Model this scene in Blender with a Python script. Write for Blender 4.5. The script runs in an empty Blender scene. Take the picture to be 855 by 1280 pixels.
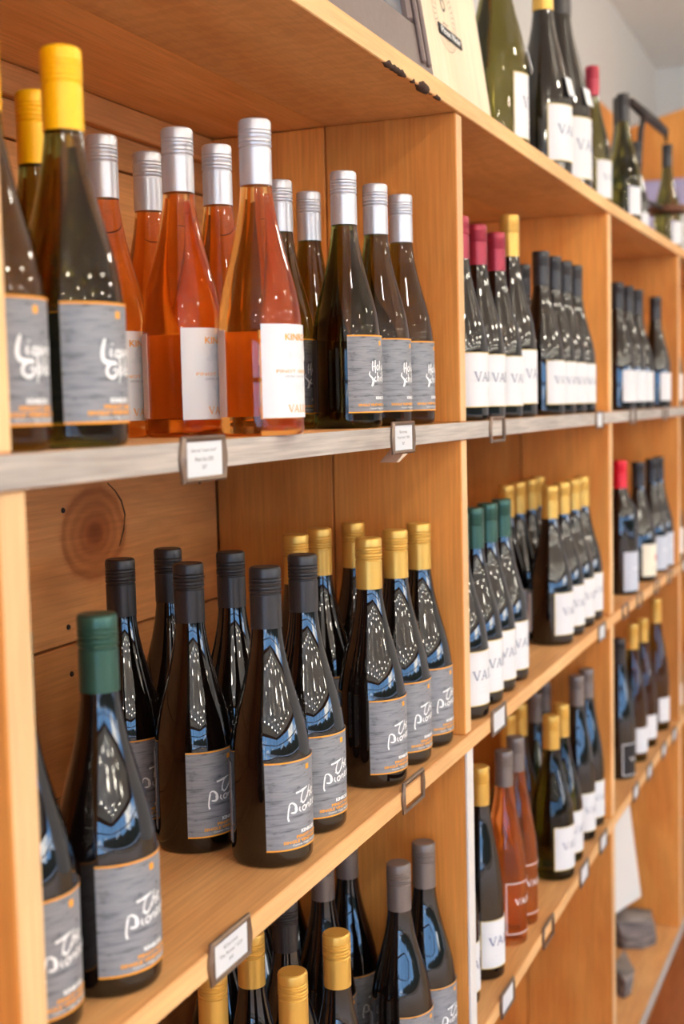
import bpy, bmesh, math, random
from mathutils import Vector, Matrix, noise
random.seed(7)
sc = bpy.context.scene
COL = sc.collection
SKY = 4.4
LAMP = 105.0
Z0 = 1.62                                  # height of the camera-level datum above the shop floor

# ------------------------------------------------------------------ camera
def look(yaw, pitch, roll):
    f = Vector((math.sin(yaw)*math.cos(pitch), math.cos(yaw)*math.cos(pitch), math.sin(pitch)))
    r0 = f.cross(Vector((0, 0, 1))).normalized(); u0 = r0.cross(f)
    R = math.cos(roll)*r0 + math.sin(roll)*u0
    U = -math.sin(roll)*r0 + math.cos(roll)*u0
    return f, R, U
CAM = Vector((-0.48108, -0.53, 0.00609 + Z0))
f_, R_, U_ = look(1.17766, -0.08184, -0.02396)
cd = bpy.data.cameras.new('camera'); cam = bpy.data.objects.new('camera', cd); COL.objects.link(cam)
cam.matrix_world = Matrix(((R_.x, U_.x, -f_.x, CAM.x), (R_.y, U_.y, -f_.y, CAM.y), (R_.z, U_.z, -f_.z, CAM.z), (0, 0, 0, 1)))
cd.sensor_fit = 'HORIZONTAL'; cd.sensor_width = 24.0; cd.lens = 1620/855*24.0
cd.clip_start = 0.05; cd.clip_end = 200
cd.dof.use_dof = True; cd.dof.focus_distance = 1.45; cd.dof.aperture_fstop = 4.4
sc.camera = cam

# ------------------------------------------------------------------ world, light, exposure
sc.view_settings.view_transform = 'Standard'; sc.view_settings.look = 'None'
sc.view_settings.gamma = 1.0; sc.view_settings.use_curve_mapping = False
sc.view_settings.exposure = 0.9
w = bpy.data.worlds.new('sky'); sc.world = w; w.use_nodes = True
wn = w.node_tree; bg = wn.nodes['Background']
WN = wn.nodes.new; WL = wn.links.new
wtc = WN('ShaderNodeTexCoord'); wsep = WN('ShaderNodeSeparateXYZ'); WL(wtc.outputs['Generated'], wsep.inputs[0])
wgr = WN('ShaderNodeValToRGB'); WL(wsep.outputs['Z'], wgr.inputs[0])          # clear-sky blue, paler at the horizon
wgr.color_ramp.elements[0].color = (0.26, 0.54, 0.96, 1); wgr.color_ramp.elements[1].color = (0.10, 0.31, 0.76, 1); wgr.color_ramp.elements[1].position = 0.6
wno = WN('ShaderNodeTexNoise'); wno.inputs['Scale'].default_value = 3.2; wno.inputs['Detail'].default_value = 6; wno.inputs['Roughness'].default_value = 0.55
wmp = WN('ShaderNodeMapping'); wmp.inputs['Scale'].default_value = (1, 1, 2.2); WL(wtc.outputs['Generated'], wmp.inputs[0]); WL(wmp.outputs[0], wno.inputs['Vector'])
wcl = WN('ShaderNodeValToRGB'); wcl.color_ramp.elements[0].position = 0.50; wcl.color_ramp.elements[1].position = 0.66; WL(wno.outputs['Fac'], wcl.inputs[0])
wmx = WN('ShaderNodeMix'); wmx.data_type = 'RGBA'; WL(wcl.outputs[0], wmx.inputs[0]); WL(wgr.outputs[0], wmx.inputs[6]); wmx.inputs[7].default_value = (1.9, 1.8, 1.62, 1)   # sunlit cloud
WL(wmx.outputs[2], bg.inputs[0]); bg.inputs[1].default_value = SKY
def portal(loc, rot, sx, sy):
    l = bpy.data.lights.new('window_portal', 'AREA'); l.shape = 'RECTANGLE'; l.size = sx; l.size_y = sy
    l.cycles.is_portal = True
    o = bpy.data.objects.new('window_portal', l); COL.objects.link(o); o.location = loc; o.rotation_euler = rot
portal((-1.0, -9.65, 1.38), (math.radians(90), 0, 0), 14.0, 2.3)
portal((-8.15, -4.5, 1.38), (0, math.radians(-90), 0), 2.3, 10.0)

# ------------------------------------------------------------------ material helpers
MATS = {}
def srgb(r, g, b):
    def c(v):
        v /= 255.0
        return v/12.92 if v <= 0.04045 else ((v+0.055)/1.055)**2.4
    return (c(r), c(g), c(b), 1.0)
def new_mat(name):
    m = bpy.data.materials.new(name); m.use_nodes = True
    return m, m.node_tree, m.node_tree.nodes['Principled BSDF']
def plain(name, col, rough=0.5, metal=0.0, spec=0.5, emit=None, estr=0.0, coat=0.0):
    if name in MATS: return MATS[name]
    m, nt, p = new_mat(name)
    p.inputs['Base Color'].default_value = col; p.inputs['Roughness'].default_value = rough
    p.inputs['Metallic'].default_value = metal; p.inputs['Specular IOR Level'].default_value = spec
    p.inputs['Coat Weight'].default_value = coat
    if emit: p.inputs['Emission Color'].default_value = emit; p.inputs['Emission Strength'].default_value = estr
    n = nt.nodes.new('ShaderNodeTexNoise'); n.inputs['Scale'].default_value = 90; n.inputs['Detail'].default_value = 3
    tc = nt.nodes.new('ShaderNodeTexCoord'); nt.links.new(tc.outputs['Object'], n.inputs['Vector'])
    mr = nt.nodes.new('ShaderNodeMapRange'); mr.inputs[3].default_value = max(rough-0.05, 0.0); mr.inputs[4].default_value = min(rough+0.06, 1)
    nt.links.new(n.outputs['Fac'], mr.inputs[0]); nt.links.new(mr.outputs[0], p.inputs['Roughness'])
    MATS[name] = m; return m

def wood(name, light, dark, axis='x', rough=0.55, fine=0.4, saw=0.0, knots=(), vary=0.22, contrast=1.0):
    """sawn timber: long grain along one axis, a random offset per board, optional ring knots (x, y, z, radius)"""
    if name in MATS: return MATS[name]
    m, nt, p = new_mat(name); N = nt.nodes.new; L = nt.links.new
    tc = N('ShaderNodeTexCoord'); oi = N('ShaderNodeObjectInfo')
    off = N('ShaderNodeVectorMath'); off.operation = 'MULTIPLY_ADD'
    comb = N('ShaderNodeCombineXYZ')
    for i in range(3): L(oi.outputs['Random'], comb.inputs[i])
    L(comb.outputs[0], off.inputs[0]); off.inputs[1].default_value = (37, 61, 23); L(tc.outputs['Object'], off.inputs[2])
    def mapped(sl, sc_):
        mp = N('ShaderNodeMapping'); L(off.outputs[0], mp.inputs['Vector'])
        mp.inputs['Scale'].default_value = {'x': (sl, sc_, sc_), 'y': (sc_, sl, sc_), 'z': (sc_, sc_, sl)}[axis]
        return mp.outputs[0]
    n1 = N('ShaderNodeTexNoise'); L(mapped(2.2, 9), n1.inputs['Vector']); n1.inputs['Scale'].default_value = 1.0
    n1.inputs['Detail'].default_value = 5; n1.inputs['Roughness'].default_value = 0.6; n1.inputs['Distortion'].default_value = 1.1
    n2 = N('ShaderNodeTexNoise'); L(mapped(9, 260), n2.inputs['Vector']); n2.inputs['Scale'].default_value = 1.0; n2.inputs['Detail'].default_value = 2
    n3 = N('ShaderNodeTexNoise'); L(mapped(2.5, 4), n3.inputs['Vector']); n3.inputs['Scale'].default_value = 1.0; n3.inputs['Detail'].default_value = 2
    r1 = N('ShaderNodeValToRGB'); r1.color_ramp.elements[0].position = 0.5-0.26/contrast; r1.color_ramp.elements[1].position = 0.5+0.26/contrast
    r1.color_ramp.elements[0].color = dark; r1.color_ramp.elements[1].color = light
    L(n1.outputs['Fac'], r1.inputs[0])
    def mul(a, fac_socket, lo, hi):
        mr = N('ShaderNodeMapRange'); mr.inputs[3].default_value = lo; mr.inputs[4].default_value = hi
        mr.inputs[1].default_value = 0.3; mr.inputs[2].default_value = 0.7
        L(fac_socket, mr.inputs[0])
        mx = N('ShaderNodeMix'); mx.data_type = 'RGBA'; mx.blend_type = 'MULTIPLY'; mx.inputs[0].default_value = 1
        L(a, mx.inputs[6]); L(mr.outputs[0], mx.inputs[7]); return mx.outputs[2]
    c = mul(r1.outputs[0], n2.outputs['Fac'], 1-fine*0.4, 1+fine*0.12)
    c = mul(c, n3.outputs['Fac'], 0.86, 1.1)
    mr = N('ShaderNodeMapRange'); mr.inputs[3].default_value = 1-vary; mr.inputs[4].default_value = 1+vary*0.5
    L(oi.outputs['Random'], mr.inputs[0])
    mx = N('ShaderNodeMix'); mx.data_type = 'RGBA'; mx.blend_type = 'MULTIPLY'; mx.inputs[0].default_value = 1
    L(c, mx.inputs[6]); L(mr.outputs[0], mx.inputs[7]); c = mx.outputs[2]
    hgt = n2.outputs['Fac']
    if saw > 0:
        wv = N('ShaderNodeTexWave'); wv.wave_type = 'RINGS'; wv.rings_direction = 'Y' if axis == 'x' else 'X'
        mp = N('ShaderNodeMapping'); L(tc.outputs['Object'], mp.inputs['Vector']); mp.inputs['Location'].default_value = (0.05, 0.0, -0.42)
        L(mp.outputs[0], wv.inputs['Vector']); wv.inputs['Scale'].default_value = 11; wv.inputs['Distortion'].default_value = 7
        wv.inputs['Detail'].default_value = 2; wv.inputs['Detail Scale'].default_value = 3
        c = mul(c, wv.outputs['Fac'], 1-saw, 1.0)
    for (kx, ky, kz, kr) in knots:
        mp = N('ShaderNodeMapping'); L(tc.outputs['Object'], mp.inputs['Vector'])
        mp.vector_type = 'TEXTURE'; mp.inputs['Location'].default_value = (kx, ky, kz)
        mp.inputs['Scale'].default_value = (kr*1.25, kr*6, kr)
        nn = N('ShaderNodeTexNoise'); L(tc.outputs['Object'], nn.inputs['Vector']); nn.inputs['Scale'].default_value = 28; nn.inputs['Detail'].default_value = 4
        add = N('ShaderNodeMix'); add.data_type = 'VECTOR'; add.inputs[0].default_value = 0.16
        L(mp.outputs[0], add.inputs[4]); L(nn.outputs['Color'], add.inputs[5])
        ln = N('ShaderNodeVectorMath'); ln.operation = 'LENGTH'; L(add.outputs[1], ln.inputs[0])
        # rings
        ml = N('ShaderNodeMath'); ml.operation = 'MULTIPLY'; L(ln.outputs['Value'], ml.inputs[0]); ml.inputs[1].default_value = 30
        sn = N('ShaderNodeMath'); sn.operation = 'SINE'; L(ml.outputs[0], sn.inputs[0])
        kc = N('ShaderNodeValToRGB'); e = kc.color_ramp.elements
        e[0].position = 0.0; e[0].color = (0.24, 0.11, 0.05, 1); e[1].position = 1.0; e[1].color = (1, 1, 1, 1)
        x = kc.color_ramp.elements.new(0.2); x.color = (0.5, 0.3, 0.18, 1)
        x = kc.color_ramp.elements.new(0.3); x.color = (0.62, 0.42, 0.3, 1)
        x = kc.color_ramp.elements.new(0.72); x.color = (0.8, 0.66, 0.55, 1)
        x = kc.color_ramp.elements.new(0.84); x.color = (0.64, 0.49, 0.40, 1)
        x = kc.color_ramp.elements.new(0.93); x.color = (0.95, 0.9, 0.88, 1)
        L(ln.outputs['Value'], kc.inputs[0])
        mk = N('ShaderNodeMix'); mk.data_type = 'RGBA'; mk.blend_type = 'MULTIPLY'; mk.inputs[0].default_value = 1
        L(c, mk.inputs[6]); L(kc.outputs[0], mk.inputs[7]); c = mk.outputs[2]
        inside = N('ShaderNodeMapRange'); inside.inputs[1].default_value = 0.95; inside.inputs[2].default_value = 0.7
        L(ln.outputs['Value'], inside.inputs[0])
        ringv = N('ShaderNodeMapRange'); ringv.inputs[1].default_value = -1; ringv.inputs[2].default_value = 1; ringv.inputs[3].default_value = 0.84; ringv.inputs[4].default_value = 1.0
        L(sn.outputs[0], ringv.inputs[0])
        mk2 = N('ShaderNodeMix'); mk2.data_type = 'RGBA'; mk2.blend_type = 'MULTIPLY'; L(inside.outputs[0], mk2.inputs[0])
        L(c, mk2.inputs[6]); L(ringv.outputs[0], mk2.inputs[7]); c = mk2.outputs[2]
    L(c, p.inputs['Base Color']); p.inputs['Roughness'].default_value = rough; p.inputs['Specular IOR Level'].default_value = 0.3
    b = N('ShaderNodeBump'); b.inputs['Strength'].default_value = 0.12; b.inputs['Distance'].default_value = 0.001
    L(hgt, b.inputs['Height']); L(b.outputs[0], p.inputs['Normal'])
    MATS[name] = m; return m

LIGHT, DARK = srgb(240, 186, 124), srgb(216, 148, 86)
W_X = wood('pine_board_long', LIGHT, DARK, 'x')
W_XS = wood('pine_board_sawn', srgb(238, 188, 130), srgb(216, 154, 96), 'x', saw=0.08, fine=0.2)
W_Z = wood('pine_upright', srgb(242, 168, 84), srgb(218, 130, 54), 'z')
W_BACK = wood('pine_back_plank', srgb(232, 166, 100), srgb(198, 124, 66), 'x', vary=0.25)
W_KNOT = wood('pine_back_plank_knot', srgb(230, 162, 98), srgb(200, 126, 68), 'x', knots=((0.173, -0.01, 0.020, 0.056),))
W_PALE = wood('pale_ply', srgb(248, 230, 204), srgb(240, 214, 180), 'z', fine=0.3, vary=0.05)
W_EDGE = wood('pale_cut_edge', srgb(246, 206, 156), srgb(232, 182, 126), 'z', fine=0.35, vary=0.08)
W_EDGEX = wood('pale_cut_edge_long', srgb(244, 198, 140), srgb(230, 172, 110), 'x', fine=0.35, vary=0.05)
W_GREY = wood('weathered_grey_edge', srgb(206, 198, 190), srgb(168, 158, 150), 'x', fine=0.7, vary=0.03, rough=0.7)
W_FLOOR = wood('dark_floor_board', srgb(168, 100, 56), srgb(118, 62, 30), 'x', rough=0.35)
W_BEAM = wood('brown_beam', srgb(120, 72, 44), srgb(80, 44, 26), 'y')
WHITE_PAINT = plain('white_painted_edge', srgb(222, 218, 214), 0.6)
GREY_PAINT = plain('pale_grey_paint', srgb(236, 234, 230), 0.8, spec=0.2)

WALL_PAINT = plain('grey_wall_paint', srgb(206, 204, 200), 0.8, spec=0.2)

def glass_dark(name, col, rim):
    m, nt, p = new_mat(name); N = nt.nodes.new; L = nt.links.new
    lw = N('ShaderNodeLayerWeight'); lw.inputs[0].default_value = 0.25
    n = N('ShaderNodeTexNoise'); n.inputs['Scale'].default_value = 18
    tc = N('ShaderNodeTexCoord'); L(tc.outputs['Object'], n.inputs['Vector'])
    r = N('ShaderNodeValToRGB'); r.color_ramp.elements[0].color = col; r.color_ramp.elements[1].color = rim
    L(n.outputs['Fac'], r.inputs[0]); L(r.outputs[0], p.inputs['Base Color'])
    p.inputs['Roughness'].default_value = 0.025; p.inputs['IOR'].default_value = 1.5; p.inputs['Specular IOR Level'].default_value = 0.75
    return m
def glass_clear(name, col, diffuse, dmix, ior=1.40):
    m, nt, p = new_mat(name); N = nt.nodes.new; L = nt.links.new
    p.inputs['Base Color'].default_value = col; p.inputs['Roughness'].default_value = 0.0
    p.inputs['Transmission Weight'].default_value = 1.0; p.inputs['Specular IOR Level'].default_value = 0.85; p.inputs['IOR'].default_value = ior
    n = N('ShaderNodeTexNoise'); n.inputs['Scale'].default_value = 9
    tc = N('ShaderNodeTexCoord'); L(tc.outputs['Object'], n.inputs['Vector'])
    hs = N('ShaderNodeMix'); hs.data_type = 'RGBA'; hs.inputs[6].default_value = diffuse; hs.inputs[7].default_value = tuple(min(1, v*1.25) for v in diffuse[:3])+(1,)
    L(n.outputs['Fac'], hs.inputs[0])
    d = N('ShaderNodeBsdfTranslucent'); L(hs.outputs[2], d.inputs[0])
    mx = N('ShaderNodeMixShader'); mx.inputs[0].default_value = dmix
    L(p.outputs[0], mx.inputs[1]); L(d.outputs[0], mx.inputs[2])
    L(mx.outputs[0], nt.nodes['Material Output'].inputs['Surface'])
    return m
G_RED = glass_dark('dark_wine_glass', (0.003, 0.002, 0.0018, 1), (0.006, 0.003, 0.0022, 1))
G_OLIVE = glass_clear('olive_wine_glass', (0.23, 0.20, 0.04, 1), (0.05, 0.045, 0.006, 1), 0.06)
G_ROSE = glass_clear('rose_wine_glass', (1.0, 0.47, 0.11, 1), (1.0, 0.28, 0.04, 1), 0.12)
G_AMBER = glass_clear('amber_wine_glass', (0.97, 0.56, 0.27, 1), (0.85, 0.36, 0.12, 1), 0.15)

def cap_mat(name, rgb, metal=0.35, rough=0.36): return plain(name, srgb(*rgb), rough, metal)
CAPS = {'yellow': cap_mat('yellow_cap', (255, 190, 8), 0.1), 'silver': cap_mat('silver_cap', (196, 196, 202), 0.5, 0.32),
        'gold': cap_mat('gold_cap', (216, 172, 84), 0.5, 0.34), 'black': cap_mat('black_cap', (48, 45, 46), 0.2, 0.34),
        'grey': cap_mat('grey_brown_cap', (122, 112, 108), 0.4, 0.36), 'green': cap_mat('dark_green_cap', (52, 88, 76), 0.4, 0.3),
        'maroon': cap_mat('maroon_cap', (158, 44, 62), 0.35, 0.34), 'red': cap_mat('red_cap', (222, 28, 48), 0.2, 0.36)}
PAPER = plain('white_label_paper', srgb(226, 226, 228), 0.6, spec=0.3)
CREAM = plain('cream_label_paper', srgb(240, 232, 210), 0.6, spec=0.3)
PALEGREY = plain('pale_grey_label_paper', srgb(196, 202, 214), 0.6, spec=0.3)
MAUVE = plain('back_label_paper', srgb(214, 186, 176), 0.6, spec=0.3)
BLACKP = plain('black_label_paper', srgb(38, 36, 38), 0.6, spec=0.3)
INK_W = plain('white_ink', srgb(250, 250, 250), 0.6)
INK_O = plain('orange_ink', srgb(248, 164, 40), 0.55)
INK_G = plain('gold_ink', srgb(222, 190, 96), 0.5)
INK_GREY = plain('grey_ink', srgb(142, 146, 154), 0.6)
INK_BLUE = plain('slate_blue_ink', srgb(112, 122, 146), 0.6)
INK_PALE = plain('pale_grey_ink', srgb(218, 220, 223), 0.6)
INK_RED = plain('red_ink', srgb(205, 50, 60), 0.6)
INK_CARD = plain('card_ink', srgb(92, 92, 98), 0.6)
INK_BLACK = plain('black_ink', srgb(30, 28, 28), 0.6)
BRONZE = plain('aged_bronze', srgb(128, 108, 92), 0.38, 0.75)
def slate():
    m, nt, p = new_mat('slate_board_label'); N = nt.nodes.new; L = nt.links.new
    tc = N('ShaderNodeTexCoord')
    mp = N('ShaderNodeMapping'); L(tc.outputs['Object'], mp.inputs['Vector']); mp.inputs['Scale'].default_value = (45, 45, 330)
    n = N('ShaderNodeTexNoise'); L(mp.outputs[0], n.inputs['Vector']); n.inputs['Scale'].default_value = 1; n.inputs['Detail'].default_value = 5; n.inputs['Distortion'].default_value = 0.6
    r = N('ShaderNodeValToRGB'); e = r.color_ramp.elements
    e[0].position = 0.27; e[0].color = srgb(92, 92, 98); e[1].position = 0.66; e[1].color = srgb(142, 144, 150)
    x = r.color_ramp.elements.new(0.42); x.color = srgb(128, 130, 137)
    L(n.outputs['Fac'], r.inputs[0])
    mp2 = N('ShaderNodeMapping'); L(tc.outputs['Object'], mp2.inputs['Vector']); mp2.inputs['Scale'].default_value = (70, 70, 130)
    n2 = N('ShaderNodeTexNoise'); L(mp2.outputs[0], n2.inputs['Vector']); n2.inputs['Scale'].default_value = 1; n2.inputs['Detail'].default_value = 3
    r2 = N('ShaderNodeValToRGB'); r2.color_ramp.elements[0].position = 0.26; r2.color_ramp.elements[0].color = (0.4, 0.4, 0.42, 1)
    r2.color_ramp.elements[1].position = 0.38; r2.color_ramp.elements[1].color = (1, 1, 1, 1); L(n2.outputs['Fac'], r2.inputs[0])
    # joints between printed boards
    sp = N('ShaderNodeSeparateXYZ'); L(tc.outputs['Object'], sp.inputs[0])
    ma = N('ShaderNodeMath'); ma.operation = 'MULTIPLY_ADD'; L(n2.outputs['Fac'], ma.inputs[0]); ma.inputs[1].default_value = 0.006; L(sp.outputs['Z'], ma.inputs[2])
    dv = N('ShaderNodeMath'); dv.operation = 'DIVIDE'; L(ma.outputs[0], dv.inputs[0]); dv.inputs[1].default_value = 0.0135
    fr = N('ShaderNodeMath'); fr.operation = 'FRACT'; L(dv.outputs[0], fr.inputs[0])
    r3 = N('ShaderNodeValToRGB'); r3.color_ramp.elements[0].color = (0.55, 0.55, 0.58, 1); r3.color_ramp.elements[1].position = 0.06; r3.color_ramp.elements[1].color = (1, 1, 1, 1)
    L(fr.outputs[0], r3.inputs[0])
    c = r.outputs[0]
    for o in (r2, r3):
        mx = N('ShaderNodeMix'); mx.data_type = 'RGBA'; mx.blend_type = 'MULTIPLY'; mx.inputs[0].default_value = 1
        L(c, mx.inputs[6]); L(o.outputs[0], mx.inputs[7]); c = mx.outputs[2]
    L(c, p.inputs['Base Color']); p.inputs['Roughness'].default_value = 0.55; p.inputs['Specular IOR Level'].default_value = 0.35
    return m
SLATE = slate()

# ------------------------------------------------------------------ mesh helpers
def mesh_from(name, verts, faces, mats, fmat=None, smooth=False):
    me = bpy.data.meshes.new(name); me.from_pydata([tuple(v) for v in verts], [], faces)
    for m in mats: me.materials.append(m)
    if fmat: me.polygons.foreach_set('material_index', fmat)
    if smooth: me.polygons.foreach_set('use_smooth', [True]*len(me.polygons))
    me.update(); return me
def link(name, me, parent=None, loc=(0, 0, 0), rot=(0, 0, 0)):
    o = bpy.data.objects.new(name, me); COL.objects.link(o); o.location = loc; o.rotation_euler = rot
    if parent is not None: o.parent = parent
    return o
def tag(o, label, cat, group=None):
    o['label'] = label; o['category'] = cat
    if group: o['group'] = group
    return o
def struct(o, label=None):
    o['kind'] = 'structure'
    if label: o['label'] = label
    return o
def empty(name, loc=(0, 0, 0), rz=0):
    o = bpy.data.objects.new(name, None); COL.objects.link(o); o.location = loc; o.rotation_euler = (0, 0, rz); o.empty_display_size = 0.05
    return o
def smooth_by_angle(me, deg=35):
    me.polygons.foreach_set('use_smooth', [True]*len(me.polygons))
    try: me.set_sharp_from_angle(angle=math.radians(deg))
    except Exception: pass
def bevel_box_mesh(name, sx, sy, sz, mat, bev=0.002, jitter=0.0):
    bm = bmesh.new(); bmesh.ops.create_cube(bm, size=1.0)
    for v in bm.verts: v.co = Vector((v.co.x*sx, v.co.y*sy, v.co.z*sz))
    if bev: bmesh.ops.bevel(bm, geom=bm.edges[:], offset=bev, segments=1, affect='EDGES', profile=0.5)
    me = bpy.data.meshes.new(name); bm.to_mesh(me); bm.free(); me.materials.append(mat); return me
def box(name, x0, x1, y0, y1, z0, z1, mat, parent=None, bev=0.0015):
    me = bevel_box_mesh(name, x1-x0, y1-y0, z1-z0, mat, bev)
    return link(name, me, parent, ((x0+x1)/2, (y0+y1)/2, (z0+z1)/2))
def lathe_mesh(name, prof, mat, seg=44, deg=40):
    vs, fs = [], []
    n = len(prof)
    for i in range(seg):
        a = 2*math.pi*i/seg; c, s = math.cos(a), math.sin(a)
        for r, z in prof: vs.append((r*c, r*s, z))
    for i in range(seg):
        j = (i+1) % seg
        for k in range(n-1): fs.append((i*n+k, j*n+k, j*n+k+1, i*n+k+1))
    me = mesh_from(name, vs, fs, [mat])
    bm = bmesh.new(); bm.from_mesh(me); bmesh.ops.remove_doubles(bm, verts=bm.verts[:], dist=1e-6)
    bmesh.ops.recalc_face_normals(bm, faces=bm.faces[:]); bm.to_mesh(me); bm.free()
    smooth_by_angle(me, deg); return me

# ------------------------------------------------------------------ the shop room
RX0, RX1, RY0, RY1, RH = -8.0, 6.0, -9.5, 0.47, 3.2
struct(box('floor', RX0, RX1, RY0, RY1, -0.06, 0.0, plain('floor_base', srgb(214, 182, 146), 0.5), bev=0))
floor = bpy.data.objects['floor']
pm = bevel_box_mesh('floor_plank', 2.4, 0.136, 0.012, W_FLOOR, 0.001)
for i in range(10):
    for k in range(2):
        o = link('floor_plank', pm, floor, (1.6+2.405*k+(0.6 if i % 2 else 0)-floor.location.x, -0.06-0.139*i-floor.location.y, 0.03+0.0061))
struct(box('ceiling', RX0, RX1, RY0, RY1, RH, RH+0.06, GREY_PAINT, bev=0))
struct(box('wall_back', RX0, RX1, RY1, RY1+0.08, 0, RH, WALL_PAINT, bev=0))
struct(box('wall_right', RX1, RX1+0.08, RY0, RY1+0.08, 0, RH, WALL_PAINT, bev=0))
def window_wall(name, a0, a1, z0, z1, n, at, horiz):
    """a wall with n tall window openings; returns nothing, makes the wall strips and framed windows"""
    def bx(nm, u0, u1, t0, t1, zz0, zz1, m, parent=None):
        if horiz: return box(nm, u0, u1, at+t0, at+t1, zz0, zz1, m, parent, 0)
        return box(nm, at+t0, at+t1, u0, u1, zz0, zz1, m, parent, 0)
    low = struct(bx(name, a0, a1, -0.1, 0, 0, z0, GREY_PAINT))
    bx('wall_head', a0, a1, -0.1, 0.02, z1, z1+0.18, W_BEAM, low).matrix_parent_inverse = Matrix.Translation(low.location).inverted()
    bx('wall_upper', a0, a1, -0.1, 0, z1+0.18, RH, GREY_PAINT, low).matrix_parent_inverse = Matrix.Translation(low.location).inverted()
    st = (a1-a0-0.2)/n
    for i in range(n):
        u0 = a0+0.1+i*st; u1 = u0+st
        fr = struct(bx('window_%d' % (i+1+(0 if horiz else 6)), u0, u0+0.08, -0.12, 0.02, z0, z1, W_BEAM))
        fr.select_set(False)
        inv = Matrix.Translation(fr.location).inverted()
        for nm, b in (('window_frame', (u1-0.08, u1, -0.12, 0.02, z0, z1)), ('window_rail', (u0+0.08, u1-0.08, -0.12, 0.02, z0, z0+0.07)),
                      ('window_rail', (u0+0.08, u1-0.08, -0.12, 0.02, z1-0.07, z1)), ('window_rail', (u0+0.08, u1-0.08, -0.10, 0.0, 1.72, 1.80)),
                      ('window_mullion', (u0+st/3-0.035, u0+st/3+0.035, -0.11, 0.01, z0+0.07, z1-0.07)), ('window_mullion', (u0+2*st/3-0.035, u0+2*st/3+0.035, -0.11, 0.01, z0+0.07, z1-0.07))):
            o = bx(nm, *b, W_BEAM, fr); o.matrix_parent_inverse = inv
window_wall('wall_front', RX0, RX1, 0.25, 2.5, 6, RY0, True)
window_wall('wall_left', RY0, RY1, 0.25, 2.5, 4, RX0, False)
GLOW = plain('lamp_glow', (1, 0.9, 0.75, 1), 0.5, emit=(1, 0.92, 0.76, 1), estr=LAMP)
RIM = plain('lamp_rim', srgb(235, 235, 235), 0.4)
lamp_rim = lathe_mesh('stem', [(0.0, 0.0), (0.04, 0.0), (0.04, -0.012), (0.006, -0.02), (0.006, -0.26), (0.0, -0.26)], RIM, 16)
lamp_disc = lathe_mesh('bulb', [(0.0, 0.05)]+[(0.05*math.cos(a_*math.pi/12), 0.05*math.sin(a_*math.pi/12)) for a_ in range(5, -6, -1)]+[(0.0, -0.05)], GLOW, 16)
k = 0
for x in (-5.8, -3.8, -1.9, 0.0, 1.9, 3.8):  # ceiling downlights remade as hanging globes, form added to brighten ceiling and room
    for y in (-8.2, -6.4, -4.6, -2.9, -1.3):
        k += 1
        t = tag(empty('fill_downlight', (x+0.05*math.sin(k*5), y, RH-0.002)), 'downlight hung low as an added globe to light the ceiling', 'lamp', 'downlights hung as added globes over the shop floor')
        link('stem', lamp_rim, t); link('globe', lamp_disc, t, (0, 0, -0.30))
# paving outside the windows
struct(box('ground_outside', -40, 40, -60, RY0-0.15, -0.3, -0.1, plain('pale_paving', srgb(206, 200, 190), 0.9), bev=0))

# low planted bank outside
def bank(x0, x1, y):
    vs, fs = [], []; n = 60
    for i in range(n+1):
        x = x0+(x1-x0)*i/n; h = 1.5+0.9*noise.noise(Vector((x*0.35, y, 0)))+0.5*noise.noise(Vector((x*1.3, y, 4)))
        vs += [(x, y+0.8, -0.1), (x, y+0.3, h*0.7), (x, y-0.3, h), (x, y-1.0, -0.1)]
    for i in range(n):
        for k in range(3): fs.append((4*i+k, 4*i+4+k, 4*i+5+k, 4*i+1+k))
    return struct(link('planted_bank', mesh_from('planted_bank', vs, fs, [plain('dark_foliage', srgb(58, 66, 44), 0.9)], smooth=True)))
bank(-30, 30, -17)

# timber cladding and leaning board on the far wall
def prism(name, pts, d, mat, parent=None):
    """polygon pts (3D, planar) thickened by vector d"""
    n = len(pts); vs = [Vector(p) for p in pts]+[Vector(p)+Vector(d) for p in pts]
    c = sum(vs, Vector())/len(vs)
    fs = [tuple(range(n))[::-1], tuple(range(n, 2*n))]+[(i, (i+1) % n, (i+1) % n+n, i+n) for i in range(n)]
    me = mesh_from(name, [v-c for v in vs], fs, [mat])
    bm = bmesh.new(); bm.from_mesh(me); bmesh.ops.recalc_face_normals(bm, faces=bm.faces[:]); bm.to_mesh(me); bm.free()
    return link(name, me, parent, c)
part = tag(empty('display_partition', (5.02, 0.1, 0)), 'far display partition with orange timber cladding above a lilac panel', 'partition')
LIL = plain('lilac_print', srgb(176, 166, 200), 0.7)
o = prism('lilac_panel', [(4.985, 0.42, 0.014), (4.985, -0.35, 0.014), (4.985, -0.35, Z0+0.89), (4.985, 0.42, Z0+0.89)], (0.03, 0, 0), LIL, part)
o.matrix_parent_inverse = Matrix.Translation(part.location).inverted()
o = prism('cladding', [(4.98, 0.42, Z0+0.893), (4.98, -0.35, Z0+0.893), (4.98, -0.35, Z0+1.30), (4.98, 0.42, Z0+1.112)], (0.035, 0, 0), W_Z, part)
o.matrix_parent_inverse = Matrix.Translation(part.location).inverted()

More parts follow.
